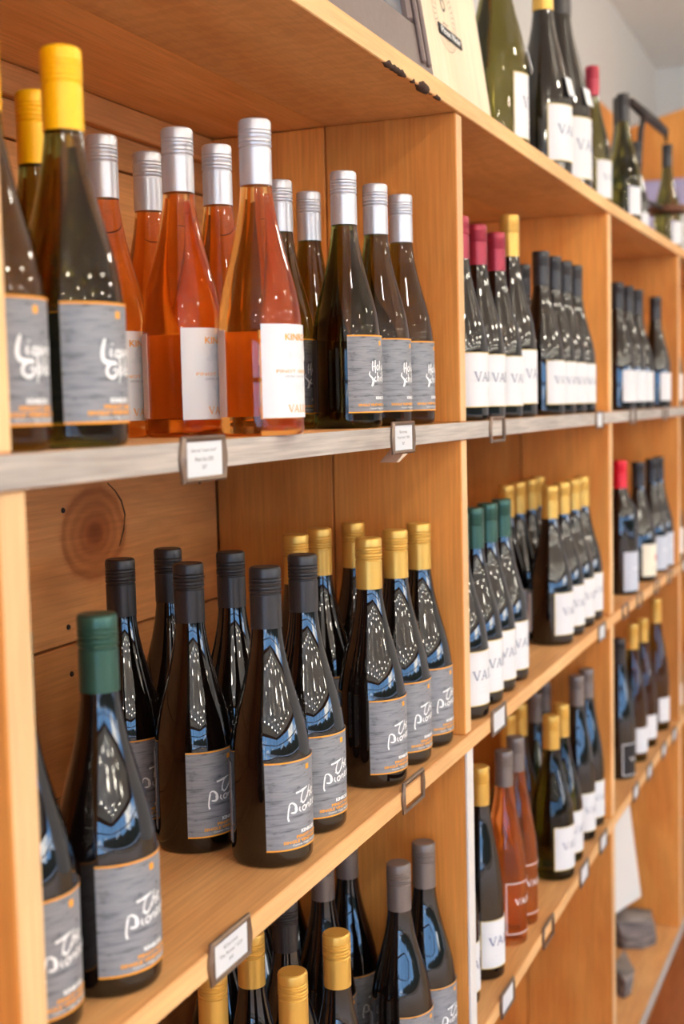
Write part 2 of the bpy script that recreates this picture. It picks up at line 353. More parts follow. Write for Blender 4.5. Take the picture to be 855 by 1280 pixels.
# ------------------------------------------------------------------ the shelving unit
TB, TT = 0.3998+Z0, 0.4250+Z0
S1T, S1B = -0.0209+Z0, -0.0447+Z0
S2T, S2B = -0.4621+Z0, -0.4850+Z0
S3T, S3B = -0.9120+Z0, -0.9349+Z0
S4T, S4B = -1.520+Z0, -1.545+Z0
D, J = 0.388, 0.198
XA, XB, XK = -0.6, 4.3, 2.33
def bend(x): return -0.018*max(0.0, x-XK)
unit = tag(empty('wine_shelf', (0, 0, 0)), 'long open timber wine shelf of orange pine boards with three bays', 'shelf')
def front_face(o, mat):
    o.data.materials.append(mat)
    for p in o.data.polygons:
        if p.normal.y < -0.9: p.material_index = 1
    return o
def board(name, x0, x1, y0, y1, z0, z1, mat, bev=0.0012, wob=0.0):
    """a board running along x that follows the slight bend of the unit"""
    xs = [x0] + ([XK] if x0 < XK < x1 else []) + [x1]
    bm = bmesh.new(); rings = []
    ox, oy, oz = (x0+x1)/2, (y0+y1)/2, (z0+z1)/2
    for x in xs:
        b = bend(x); rings.append([bm.verts.new((x-ox, y+b-oy, z-oz)) for y, z in ((y0, z0), (y1, z0), (y1, z1), (y0, z1))])
    for a, b in zip(rings, rings[1:]):
        for i in range(4): bm.faces.new((a[i], a[(i+1) % 4], b[(i+1) % 4], b[i]))
    bm.faces.new(rings[0][::-1]); bm.faces.new(rings[-1])
    bmesh.ops.recalc_face_normals(bm, faces=bm.faces[:])
    es = [e for e in bm.edges if abs(e.verts[0].co.x-e.verts[1].co.x) > 1e-4 or len(xs) == 2]
    if bev: bmesh.ops.bevel(bm, geom=es, offset=bev, segments=1, affect='EDGES')
    me = bpy.data.meshes.new(name); bm.to_mesh(me); bm.free(); me.materials.append(mat)
    return link(name, me, unit, (ox, oy, oz))
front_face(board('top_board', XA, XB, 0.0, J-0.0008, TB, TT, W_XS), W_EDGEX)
board('top_board', XA, XB, J+0.0008, D, TB+0.0012, TT, W_X)
board('shelf_board', XA, XB, 0.003, J-0.0006, S1B, S1T, W_X); board('shelf_board', XA, XB, J+0.0006, D, S1B, S1T, W_X)
e1 = board('edge_strip', XA, XB, -0.0012, 0.003, S1B, S1T, W_GREY, 0.0006); e1['label'] = 'weathered pale grey front edge'
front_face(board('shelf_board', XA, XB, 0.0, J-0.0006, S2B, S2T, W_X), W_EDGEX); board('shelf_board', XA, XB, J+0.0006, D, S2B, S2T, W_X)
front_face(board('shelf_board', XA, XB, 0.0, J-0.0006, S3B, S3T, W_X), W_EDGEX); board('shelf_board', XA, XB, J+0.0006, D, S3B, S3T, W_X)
board('base_board', XA, XB, 0.003, D, S4B, S4T, W_X)
e2 = board('edge_strip', XA, XB, -0.002, 0.003, S4B, S4T+0.001, W_GREY, 0.0006); e2['label'] = 'grey front edge of base board'
board('plinth', XA, XB, 0.03, 0.05, 0.013, S4B, W_X)
LEV = [(S1T, TB), (S2T, S1B), (S3T, S2B), (S4T, S3B)]
UPR = [(0.2160, 0.2477), (1.2421, 1.2700), (2.3120, 2.3500), (3.2400, 3.2750), (4.262, 4.298)]
for ui, (x0, x1) in enumerate(UPR):
    for li, (z0, z1) in enumerate(LEV):
        dx = (-0.0125 if (ui == 0 and li == 0) else 0.0); b = bend((x0+x1)/2)
        white = ui == 1 and li >= 2
        yf = 0.004 if not white else 0.006
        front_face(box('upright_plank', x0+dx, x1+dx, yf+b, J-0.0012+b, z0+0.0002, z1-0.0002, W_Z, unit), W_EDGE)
        box('upright_plank', x0+dx+0.0012, x1+dx-0.001, J+0.0012+b, D-0.001+b, z0+0.0002, z1-0.0002, W_Z, unit)
        if white:
            e = box('edge_strip', x0, x1, 0.002, 0.0058, z0+0.0002, z1-0.0002, WHITE_PAINT, unit, 0.0006); e['label'] = 'white painted front edge of upright'
# back planks: horizontal boards bay by bay
bays = [(XA, 0.2160)] + [(UPR[i][1], UPR[i+1][0]) for i in range(4)]
for bi, (x0, x1) in enumerate(bays):
    b = bend((x0+x1)/2)
    # upper compartment: a thick strip on top, then boards
    zs = [(TB, TB-0.036, 0.012), (TB-0.0365, TB-0.080, 0.0), (TB-0.083, TB-0.225, 0.0), (TB-0.228, S1T, 0.0)]
    zs += [(S1B-0.003, -0.2775+Z0, 0.0), (-0.2805+Z0, S2T, 0.0)]
    zs += [(S2B-0.002, S2B-0.21, 0.0), (S2B-0.213, S3T, 0.0), (S3B-0.002, S3B-0.2, 0.0), (S3B-0.203, S3B-0.4, 0.0), (S3B-0.403, S4T, 0.0)]
    for zi, (zt, zb, proud) in enumerate(zs):
        m = W_KNOT if (bi == 1 and zi == 4) else W_BACK
        box('back_plank', x0+0.001, x1-0.001, D-proud+b, D+0.02+b, zb, zt, m, unit)
box('backing_sheet', XA, XB, D+0.021, D+0.026, 0.02, TT-0.001, plain('dark_backing', srgb(46, 30, 20), 0.9), unit, 0)
# nail heads on the back planks of the first bay
nail = lathe_mesh('nail', [(0, 0.0012), (0.0028, 0.001), (0.0034, 0.0), (0.0034, -0.002), (0, -0.002)], plain('nail_head', srgb(58, 50, 46), 0.5, 0.6), 10)
for (x, z) in ((0.844, -0.113), (0.845, -0.257), (0.848, -0.316), (1.19, -0.10), (1.19, -0.24), (0.83, 0.376), (1.15, 0.374), (0.83, 0.333)):
    link('nail', nail, unit, (x, D-(0.013 if z > 0.36 else 0.001), z+Z0), (math.radians(90), 0, 0))
# split beside the knot
def tube_mesh(name, pts, rad, mat, seg=6):
    vs, fs = [], []
    for i, p in enumerate(pts):
        p = Vector(p); t = (Vector(pts[min(i+1, len(pts)-1)])-Vector(pts[max(i-1, 0)])).normalized()
        a = t.cross(Vector((0, 0, 1)));
        if a.length < 0.1: a = t.cross(Vector((0, 1, 0)))
        a.normalize(); b = t.cross(a); r = rad[i] if isinstance(rad, (list, tuple)) else rad
        for k in range(seg):
            th = 2*math.pi*k/seg; vs.append(p+a*math.cos(th)*r+b*math.sin(th)*r)
    n = len(pts)
    for i in range(n-1):
        for k in range(seg): fs.append((i*seg+k, i*seg+(k+1) % seg, (i+1)*seg+(k+1) % seg, (i+1)*seg+k))
    fs.append(tuple(range(seg))[::-1]); fs.append(tuple(range((n-1)*seg, n*seg)))
    return mesh_from(name, vs, fs, [mat], smooth=True)
link('crack', tube_mesh('crack', [(x, D-0.0002, z+Z0) for x, z in ((0.945, -0.086), (0.962, -0.097), (0.976, -0.111), (0.984, -0.130), (0.980, -0.149), (0.968, -0.170))], [.0006, .0009, .0013, .0013, .0012, .0005], plain('dark_crack', srgb(48, 26, 14), 0.9), 6), unit)
# bark left on the lower front arris of the top board
BARK = plain('dark_bark', srgb(62, 38, 26), 0.9)
pts, rad = [], []
for i in range(110):
    x = 0.93+0.26*i/109; a = noise.noise(Vector((x*34, 3.1, 0))); b = noise.noise(Vector((x*95, 7.7, 0)))
    env = min(1, i/18, (109-i)/22)
    pts.append((x, 0.0025+0.0012*b, TB+0.0016+0.0016*b)); rad.append(max(0.0006, (0.0018+0.0075*min(0.6, max(0, a+0.3))+0.0028*b)*env))
me = tube_mesh('bark_edge', pts, rad, BARK, 8); link('bark_edge', me, unit)
# small pale wedge under the grey-edged shelf
o = prism('support_wedge', [(1.085, 0.022, S1B-0.0005), (1.112, 0.022, S1B-0.0005), (1.040, 0.022, S1B-0.021), (1.030, 0.022, S1B-0.021)], (0, 0.022, 0), W_PALE, unit)

# ------------------------------------------------------------------ lettering (flat outlines in metres, later wrapped on a label)
_txt = {}
def text_poly(body, width=None, height=None, bold=0.0):
    key = (body, bold)
    if key not in _txt:
        cu = bpy.data.curves.new('t', 'FONT'); cu.body = body; cu.size = 1.0; cu.align_x = 'CENTER'; cu.resolution_u = 2; cu.offset = bold
        ob = bpy.data.objects.new('t', cu); COL.objects.link(ob)
        dg = bpy.context.evaluated_depsgraph_get(); me = bpy.data.meshes.new_from_object(ob.evaluated_get(dg))
        _txt[key] = ([tuple(v.co) for v in me.vertices], [tuple(p.vertices) for p in me.polygons])
        bpy.data.objects.remove(ob); bpy.data.curves.remove(cu); bpy.data.meshes.remove(me)
    vs, fs = _txt[key]
    x0 = min(v[0] for v in vs); x1 = max(v[0] for v in vs); y0 = min(v[1] for v in vs); y1 = max(v[1] for v in vs)
    sx = width/(x1-x0) if width else None; sy = height/(y1-y0) if height else sx
    sx = sx or sy
    return [((v[0]-(x0+x1)/2)*sx, (v[1]-(y0+y1)/2)*sy) for v in vs], fs
def stroke(pts, wd, sub=6):
    """brush stroke through pts; wd = widths at the points"""
    P = [Vector((p[0], p[1])) for p in pts]; out, ww = [], []
    for i in range(len(P)-1):
        p0, p1, p2, p3 = P[max(i-1, 0)], P[i], P[i+1], P[min(i+2, len(P)-1)]
        for k in range(sub):
            t = k/sub
            out.append(0.5*((2*p1)+(p2-p0)*t+(2*p0-5*p1+4*p2-p3)*t*t+(3*p1-p0-3*p2+p3)*t**3)); ww.append(wd[i]*(1-t)+wd[i+1]*t)
    out.append(P[-1]); ww.append(wd[-1])
    vs, fs = [], []
    for i, p in enumerate(out):
        d = out[min(i+1, len(out)-1)]-out[max(i-1, 0)]
        if d.length < 1e-9: d = Vector((1, 0))
        n = Vector((-d.y, d.x)).normalized()*ww[i]/2
        vs += [tuple(p+n), tuple(p-n)]
    for i in range(len(out)-1): fs.append((2*i, 2*i+1, 2*i+3, 2*i+2))
    return vs, fs
def rect(x0, x1, y0, y1):
    n = max(1, int(abs(x1-x0)/0.004)); vs = []; fs = []
    for i in range(n+1): x = x0+(x1-x0)*i/n; vs += [(x, y0), (x, y1)]
    for i in range(n): fs.append((2*i, 2*i+2, 2*i+3, 2*i+1))
    return vs, fs
def disc(cx, cy, r, n=12): return [(cx+r*math.cos(2*math.pi*i/n), cy+r*math.sin(2*math.pi*i/n)) for i in range(n)], [tuple(range(n))]
def shift(p, dx, dy, rot=0.0):
    c, s = math.cos(rot), math.sin(rot)
    return [(x*c-y*s+dx, x*s+y*c+dy) for x, y in p[0]], p[1]
def poly(*pts): return list(pts), [tuple(range(len(pts)))]
def serif(word, h, x, y):
    """roman capitals with serifs; returns list of polys starting at x"""
    out = []; t, th = 0.10*h, 0.17*h
    for ch in word:
        if ch == 'V':
            out += [poly((x, y+h), (x+th*1.1, y+h), (x+0.46*h+th*0.5, y), (x+0.46*h-th*0.2, y)), poly((x+0.92*h, y+h), (x+0.92*h-t, y+h), (x+0.46*h, y), (x+0.46*h+t, y)),
                    poly((x-th*.5, y+h-t*.6), (x+th*1.6, y+h-t*.6), (x+th*1.6, y+h), (x-th*.5, y+h)), poly((x+0.72*h, y+h-t*.6), (x+1.05*h, y+h-t*.6), (x+1.05*h, y+h), (x+0.72*h, y+h))]; x += 1.12*h
        elif ch == 'A':
            out += [poly((x, y), (x+t, y), (x+0.46*h+t*.5, y+h), (x+0.42*h, y+h)), poly((x+0.92*h-th, y), (x+0.92*h, y), (x+0.48*h+t*.3, y+h), (x+0.40*h, y+h)), poly((x+0.2*h, y+0.32*h), (x+0.7*h, y+0.32*h), (x+0.7*h, y+0.40*h), (x+0.2*h, y+0.40*h)),
                    poly((x-th*.6, y), (x+th*1.0, y), (x+th, y+t*.6), (x-th*.6, y+t*.6)), poly((x+0.66*h, y), (x+1.06*h, y), (x+1.06*h, y+t*.6), (x+0.66*h, y+t*.6))]; x += 1.15*h
        elif ch in 'LIE':
            out += [poly((x+0.12*h, y), (x+0.12*h+th, y), (x+0.12*h+th, y+h), (x+0.12*h, y+h)), poly((x, y+h-t*.6), (x+0.42*h, y+h-t*.6), (x+0.42*h, y+h), (x, y+h))]
            if ch == 'I': out += [poly((x, y), (x+0.42*h, y), (x+0.42*h, y+t*.6), (x, y+t*.6))]; x += 0.55*h
            else:
                out += [poly((x, y), (x+0.72*h, y), (x+0.72*h, y+t*.7), (x, y+t*.7)), poly((x+0.64*h, y), (x+0.72*h, y), (x+0.74*h, y+0.28*h), (x+0.67*h, y+0.28*h))]
                if ch == 'E': out += [poly((x, y+h-t*.7), (x+0.7*h, y+h-t*.7), (x+0.7*h, y+h), (x, y+h)), poly((x+.2*h, y+.46*h), (x+0.52*h, y+.46*h), (x+0.52*h, y+.53*h), (x+.2*h, y+.53*h))]
                x += 0.88*h
        elif ch == 'Y':
            out += [poly((x, y+h), (x+th, y+h), (x+0.5*h, y+0.45*h), (x+0.42*h, y+0.42*h)), poly((x+0.9*h, y+h), (x+0.82*h, y+h), (x+0.42*h, y+0.45*h), (x+0.5*h, y+.4*h)), poly((x+.38*h, y), (x+.38*h+th, y), (x+.38*h+th, y+.48*h), (x+.38*h, y+.48*h))]; x += h
        else: x += 0.4*h
    return out
MM = 0.001
def S(pts, wd): return stroke([(a*MM, b*MM) for a, b in pts], [v*MM for v in wd])
# brush-script titles, label-centred millimetres (x right, y up from the label's foot)
def script_pioneer():
    s = []
    s.append(S([(-17, 57.0), (-13, 57.6), (-8, 58.6), (-1, 60.5)], [2.2, 1.6, 2.6, 0.8]))                        # T bar
    s.append(S([(-7, 58.5), (-9.5, 54), (-10.6, 49), (-8.2, 45.5), (-4.2, 47.5), (-1.5, 52)], [1.2, 1.3, 1.6, 2.0, 1.6, 0.8]))  # T stem with foot
    s.append(S([(3, 61), (0.5, 55), (-1.5, 49)], [1.0, 1.4, 1.3])); s.append(S([(-1, 50), (1.5, 54.5), (4, 54), (3.4, 50), (5.5, 49.5)], [0.8, 1.4, 1.5, 1.3, 0.7]))   # h
    s.append(S([(6, 52), (9, 54), (10, 56.5), (7.8, 56.8), (6.2, 53), (8, 50.5), (12, 52)], [0.8, 1.0, 1.2, 1.3, 1.6, 1.4, 0.7]))  # e
    s.append(S([(-24.5, 45), (-26, 39), (-26.5, 33), (-25.6, 29.5)], [1.1, 1.5, 1.6, 2.0]))                       # P stem
    s.append(S([(-26.3, 40), (-24.5, 46.5), (-21, 47.5), (-17.6, 44), (-17, 39.5), (-19.5, 37.5), (-23.5, 38)], [0.9, 1.2, 1.6, 2.6, 2.6, 2.0, 1.2]))
    s.append(S([(-17.8, 43), (-17.2, 40.5), (-18, 39)], [3.2, 3.6, 2.4]))
    s.append(S([(-12.5, 42.5), (-13, 39), (-11, 37)], [1.3, 1.5, 0.9])); s.append(S([(-11.6, 46.6), (-11.0, 47.6)], [1.4, 1.2]))  # i
    s.append(S([(-5.5, 42.6), (-8.8, 41), (-8.4, 37.8), (-5, 38), (-4.6, 41.4), (-6.2, 42.8)], [1.2, 1.4, 1.4, 1.3, 1.2, 1.0]))   # o
    s.append(S([(-2.6, 42.5), (-2.8, 38.4)], [1.3, 1.3])); s.append(S([(-2.6, 40), (0, 43), (1.8, 41.5), (1.8, 38.6), (3.2, 39)], [0.9, 1.3, 1.4, 1.4, 0.8]))   # n
    for dx in (0, 6.4): s.append(S([(4+dx, 41), (7+dx, 42.6), (7.6+dx, 44.4), (5.6+dx, 44), (4.4+dx, 41), (6+dx, 39), (9+dx, 40.4)], [0.8, 1.0, 1.2, 1.3, 1.5, 1.3, 0.8]))
    s.append(S([(17.2, 44.6), (17.2, 40.4)], [1.4, 1.4])); s.append(S([(17.2, 43), (19.5, 45.4), (22, 44.6)], [0.9, 1.3, 1.2]))
    return s
def script_gold():
    s = []
    s.append(S([(-14.5, 63), (-16.5, 58), (-17.5, 51), (-16, 46.5), (-11, 45), (-4, 45.5)], [1.8, 2.6, 3.0, 3.2, 3.6, 1.4]))     # L
    s.append(S([(-9, 55.5), (-9.8, 51.5), (-7.8, 49.5)], [1.8, 1.9, 1.2])); s.append(S([(-8, 58.5), (-7.4, 59.5)], [1.9, 1.5]))
    s.append(S([(1, 54.5), (-3.6, 54), (-4.4, 50.5), (-1, 50), (0.6, 53)], [1.4, 1.7, 1.8, 1.6, 1.2])); s.append(S([(1, 55), (0.6, 47), (0.4, 38), (-0.6, 30)], [1.8, 2.0, 1.8, 0.9]))   # q
    s.append(S([(4, 55.5), (3.8, 51), (6.2, 50.5), (7.8, 55.5)], [1.7, 1.9, 1.7, 1.4])); s.append(S([(7.8, 55.5), (8.6, 50.5)], [1.6, 1.6]))
    s.append(S([(12, 55.5), (12, 50.5)], [1.8, 1.8])); s.append(S([(12.6, 59), (13, 60)], [1.6, 1.6]))
    s.append(S([(19, 54.5), (15.4, 54), (15.4, 50.6), (18.6, 50.6)], [1.4, 1.7, 1.7, 1.3])); s.append(S([(20, 61), (19.6, 50)], [1.8, 1.9]))
    s.append(S([(-3, 44), (-9, 44.5), (-13.6, 41), (-13.2, 36), (-8.6, 34), (-4.4, 36.5), (-4, 40), (-8, 40)], [1.5, 2.2, 2.4, 2.2, 2.6, 2.2, 1.8, 1.2]))   # G
    s.append(S([(2.5, 42.5), (-0.6, 40.5), (0.8, 36.5), (4, 38), (3.4, 42)], [1.4, 1.7, 1.8, 1.6, 1.2]))
    s.append(S([(8, 49), (7.4, 41), (8, 35.8)], [1.8, 2.0, 1.7])); s.append(S([(14.6, 41), (10.8, 40.5), (10.8, 36.4), (14.2, 36.6)], [1.4, 1.8, 1.8, 1.4])); s.append(S([(15.6, 48.5), (15.2, 35.6)], [1.9, 2.0]))
    return s
def script_schist():
    s = []
    s.append(S([(-16, 60), (-16.6, 54), (-16.2, 48)], [1.4, 1.9, 1.3])); s.append(S([(-11.4, 61), (-12, 54), (-11.4, 46)], [1.6, 2.1, 1.6])); s.append(S([(-17, 53), (-12, 54)], [1.0, 1.3]))
    s.append(S([(-6, 56), (-9, 53), (-7.4, 49.5), (-4.6, 51.5), (-5.4, 55.4)], [1.3, 1.6, 1.7, 1.5, 1.2])); s.append(S([(-1.6, 60.5), (-2, 54), (-1.2, 49)], [1.5, 1.8, 1.3]))
    s.append(S([(2.2, 55), (2.6, 51), (5.4, 51)], [1.3, 1.6, 1.3])); s.append(S([(6.6, 56), (5.6, 49), (2.8, 44)], [1.4, 1.7, 1.0]))
    s.append(S([(-20.6, 48), (-21.5, 44), (-17.6, 40.5), (-15.6, 37), (-16.6, 33), (-18.6, 31)], [1.0, 1.8, 2.4, 3.2, 3.4, 2.2]))   # S
    s.append(S([(-10.8, 42), (-13.4, 39.5), (-12.4, 36.6), (-9.8, 37)], [1.2, 1.7, 1.7, 1.2]))
    s.append(S([(-7.4, 47), (-7.8, 36.5)], [1.6, 1.7])); s.append(S([(-7.6, 40.5), (-5.2, 42), (-4.2, 39.5), (-4.2, 36)], [1.1, 1.5, 1.6, 1.3]))
    s.append(S([(-0.8, 41.6), (-1, 36.6)], [1.6, 1.6])); s.append(S([(-0.6, 45), (-0.2, 46)], [1.5, 1.4]))
    s.append(S([(5.2, 42), (2.4, 41), (4.6, 38.6), (2.2, 36.4)], [1.2, 1.6, 1.7, 1.2])); s.append(S([(9, 47.5), (8.8, 37), (11, 36.6)], [1.5, 1.8, 1.2])); s.append(S([(6.4, 43), (11.8, 44)], [1.1, 1.2]))
    return s
def clover(cx, cy, s, mat):
    out = []
    for a in (45, 135, 225, 315):
        out.append((disc(cx+s*0.62*math.cos(math.radians(a)), cy+s*0.62*math.sin(math.radians(a)), s*0.55, 10), mat))
    out.append((disc(cx, cy, s*0.5, 8), mat)); return out
def T(body, y, wd, h, mat, x=0, bold=0.0): return (shift(text_poly(body, wd*MM, h*MM, bold), x*MM, y*MM), mat)
def art_slate(title, lines):
    hw, H = 48.5*MM, 90*MM
    a = [(rect(-hw, hw, 0, 1.5*MM), INK_O), (rect(-hw, hw, H-1.5*MM, H), INK_O)] + clover(0, 81*MM, 2.9*MM, INK_O)
    a += [(p, INK_W) for p in title]
    a.append(T('KINROSS', 17.2, 23, 3.8, INK_W, bold=0.04))
    for l in lines: a.append(T(*l))
    return a
LB = {}
LB['pioneer'] = dict(hw=48.5, z0=18, h=90, mat=SLATE, art=art_slate(script_pioneer(), [('PINOT NOIR', 12.3, 35, 3.2, INK_O, 0, .035), ('SINGLE VINEYARD WINE', 7.9, 64, 3.2, INK_O, 0, .035), ('Central Otago, New Zealand', 4.1, 44, 2.4, INK_W)]), back=(SLATE, 36))
LB['liquid'] = dict(hw=48.5, z0=18, h=90, mat=SLATE, art=art_slate(script_gold(), [('PINOT GRIS', 12.3, 35, 3.4, INK_O, 0, .035), ('SINGLE VINEYARD WINE', 7.9, 62, 3.4, INK_O, 0, .035), ('Central Otago, New Zealand', 4.1, 44, 2.4, INK_W)]), back=(SLATE, 36))
LB['schist'] = dict(hw=48.5, z0=18, h=90, mat=SLATE, art=art_slate(script_schist(), [('SINGLE VINEYARD CHARDONNAY', 9.2, 74, 3.0, INK_O, 0, .035), ('Central Otago, New Zealand', 4.8, 44, 2.4, INK_W)]), back=(BLACKP, 38))
def art_rose():
    a = []
    def leaf(cx, cy, s, up):
        return poly(*[(cx+x*s, cy+y*s*up) for x, y in ((0, 1), (0.62, 0.35), (0.5, 0.1), (1.0, -0.35), (0.45, -0.55), (0.25, -0.3), (0, -0.5), (-0.25, -0.3), (-0.45, -0.55), (-1.0, -0.35), (-0.5, 0.1), (-0.62, 0.35))])
    a.append((leaf(-8*MM, 62*MM, 13*MM, 1), INK_PALE)); a.append((leaf(12*MM, 60*MM, 13*MM, 1), INK_PALE)); a.append((leaf(-2*MM, 27*MM, 12*MM, -1), INK_PALE))
    a.append(T('KINROSS', 76, 42, 6.6, INK_O, bold=.012)); a.append(T('PINOT GRIS ROSÉ', 44, 62, 3.8, INK_O)); a.append(T('CENTRAL OTAGO, NEW ZEALAND', 38.6, 44, 2.6, INK_GREY))
    x = -19*MM
    a += [(p, INK_O) for p in serif('VALLEY', 7*MM, x, 5*MM)]
    return a
LB['rose'] = dict(hw=45, z0=17, h=88, mat=PAPER, art=art_rose(), back=(MAUVE, 44))
def art_valli(hw, H, ink, big=1.0):
    a = []
    b = 1.1*MM
    a += [(rect(-hw*MM, hw*MM, 0, b), INK_G), (rect(-hw*MM, hw*MM, H*MM-b, H*MM), INK_G), (rect(-hw*MM, -hw*MM+b, 0, H*MM), INK_G), (rect(hw*MM-b, hw*MM, 0, H*MM), INK_G)]
    g = 4*MM; t = 0.45*MM
    a += [(rect(-hw*MM+g, hw*MM-g, g, g+t), INK_PALE), (rect(-hw*MM+g, hw*MM-g, H*MM-g-t, H*MM-g), INK_PALE)]
    h = 14*MM*big; wtot = (1.12+1.15+.88+.88+.42)*h
    a += [(p, ink) for p in serif('VALLI', h, -wtot/2, H*MM*0.47)]
    a += [(rect(-.016, .016, H*MM*.33, H*MM*.33+.0012), INK_PALE), (rect(-.021, .021, H*MM*.24, H*MM*.24+.0012), INK_PALE)]
    a.append((poly((6*MM, H*MM*.78), (10*MM, H*MM*.78), (10*MM, H*MM*.88), (6*MM, H*MM*.88)), INK_PALE))
    return a
LB['valli'] = dict(hw=47, z0=20, h=80, mat=PAPER, art=art_valli(47, 80, INK_BLUE), back=(PAPER, 30))
LB['valli_blue'] = dict(hw=44, z0=20, h=78, mat=PAPER, art=art_valli(44, 78, plain('navy_ink', srgb(52, 66, 128), .6), 1.0), back=(PAPER, 30))
LB['plain'] = dict(hw=44, z0=20, h=74, mat=PAPER, art=[(rect(-.02, .02, .045, .0475), INK_PALE), (rect(-.02, .02, .028, .029), INK_PALE)], back=(PAPER, 30))
LB['short'] = dict(hw=40, z0=24, h=62, mat=PAPER, art=[(rect(-.018, .018, .036, .0365), INK_PALE), (rect(-.012, .012, .022, .0225), INK_PALE)], back=(PAPER, 30))
LB['greylabel'] = dict(hw=42, z0=8, h=88, mat=PALEGREY, art=[(rect(-.02, .02, .05, .052), INK_W)], back=(PALEGREY, 30))
LB['emblem'] = dict(hw=42, z0=14, h=80, mat=CREAM, art=[(poly(*[(0.006+0.011*(1 if i % 2 else .62)*math.cos(i*math.pi/5), 0.045+0.013*(1 if i % 2 else .62)*math.sin(i*math.pi/5)) for i in range(10)]), INK_RED), (rect(-.02, .02, .018, .019), INK_GREY)], back=(CREAM, 30))
def frame_art(hw, H, t, ink):
    return [(rect(-hw*MM, hw*MM, 0, t*MM), ink), (rect(-hw*MM, hw*MM, (H-t)*MM, H*MM), ink), (rect(-hw*MM, (-hw+t)*MM, 0, H*MM), ink), (rect((hw-t)*MM, hw*MM, 0, H*MM), ink)]
LB['outline'] = dict(hw=40, z0=22, h=92, mat=None, art=frame_art(40, 92, 2.2, plain('rose_white_ink', srgb(232, 206, 200), .6)) + [(p, INK_W) for p in serif('VALLI', 11*MM, -.024, .052)], back=None)
LB['darkband'] = dict(hw=40, z0=10, h=78, mat=BLACKP, art=frame_art(40, 78, 2.4, INK_PALE) + [T('Valli', 40, 40, 11, INK_W)], back=None)
LB['redwhite'] = dict(hw=42, z0=14, h=74, mat=PAPER, art=[(rect(-.042, .042, 0, .026), INK_RED), (rect(-.042, .042, .045, .05), INK_GREY)], back=None)

# ------------------------------------------------------------------ bottles
PROF = {
 'burgundy': [(0, 0.006), (0.02, 0.005), (0.034, 0.0), (0.0385, 0.0015), (0.0402, 0.005), (0.0405, 0.010), (0.0405, 0.100), (0.0400, 0.111), (0.0388, 0.122), (0.0362, 0.138), (0.0318, 0.156), (0.0262, 0.176), (0.0210, 0.197), (0.0174, 0.216), (0.0154, 0.232), (0.0146, 0.246), (0.0140, 0.262), (0.0138, 0.296), (0, 0.297)],
 'bordeaux': [(0, 0.006), (0.02, 0.005), (0.032, 0.0), (0.0365, 0.002), (0.0375, 0.008), (0.0378, 0.165), (0.0370, 0.180), (0.0340, 0.194), (0.0270, 0.206), (0.0200, 0.217), (0.0162, 0.230), (0.0150, 0.245), (0.0140, 0.262), (0.0138, 0.296), (0, 0.297)],
 'hock': [(0, 0.006), (0.02, 0.005), (0.031, 0.0), (0.0352, 0.002), (0.0362, 0.008), (0.0362, 0.120), (0.0350, 0.143), (0.0320, 0.170), (0.0275, 0.198), (0.0228, 0.224), (0.0186, 0.248), (0.0160, 0.270), (0.0148, 0.290), (0.0140, 0.305), (0.0138, 0.336), (0, 0.337)],
}
HB = {'burgundy': 0.300, 'bordeaux': 0.300, 'hock': 0.340}
RB = {'burgundy': 0.0405, 'bordeaux': 0.0378, 'hock': 0.0362}
def cap_profile(H):
    b = H-0.062; R = 0.0156
    p = [(0.0147, b), (R, b), (R, b+0.034), (R-0.0009, b+0.0348), (R-0.0009, b+0.0356), (R, b+0.0364)]
    for q in (0.0364, 0.0400, 0.0440, 0.0475): p += [(R+0.0003, b+q+0.0006), (R+0.0003, b+q+0.0022), (R-0.0006, b+q+0.0029)]
    p += [(R+0.0001, b+0.0515), (R+0.0002, b+0.0585), (R-0.0004, b+0.0606), (R-0.0018, b+0.0618), (R-0.004, b+0.0617), (0, b+0.0617)]
    return p
_me = {}
def body_mesh(kind, mat):
    k = (kind, mat.name)
    if k not in _me: _me[k] = lathe_mesh('glass_body', PROF[kind], mat, 48, 50)
    return _me[k]
def cap_mesh(kind, col):
    k = ('cap', kind, col)
    if k not in _me: _me[k] = lathe_mesh('screw_cap', cap_profile(HB[kind]), CAPS[col], 36, 28)
    return _me[k]
def patch_mesh(name, r, a0, a1, z0, z1, mat):
    n = 26; vs, fs = [], []
    for i in range(n+1):
        a = a0+(a1-a0)*i/n
        vs += [(r*math.sin(a), -r*math.cos(a), z0), (r*math.sin(a), -r*math.cos(a), z1)]
    for i in range(n): fs.append((2*i, 2*i+2, 2*i+3, 2*i+1))
    m0 = len(vs); ri = r-0.0006
    for v in list(vs): vs.append((v[0]*ri/r, v[1]*ri/r, v[2]))
    for i in range(n): fs.append((m0+2*i+1, m0+2*i+3, m0+2*i+2, m0+2*i))
    for i in range(n): fs.append((2*i+1, 2*i+3, m0+2*i+3, m0+2*i+1)); fs.append((2*i, m0+2*i, m0+2*i+2, 2*i+2))
    fs.append((0, 1, m0+1, m0)); fs.append((2*n, m0+2*n, m0+2*n+1, 2*n+1))
    return mesh_from(name, vs, fs, [mat], smooth=False)
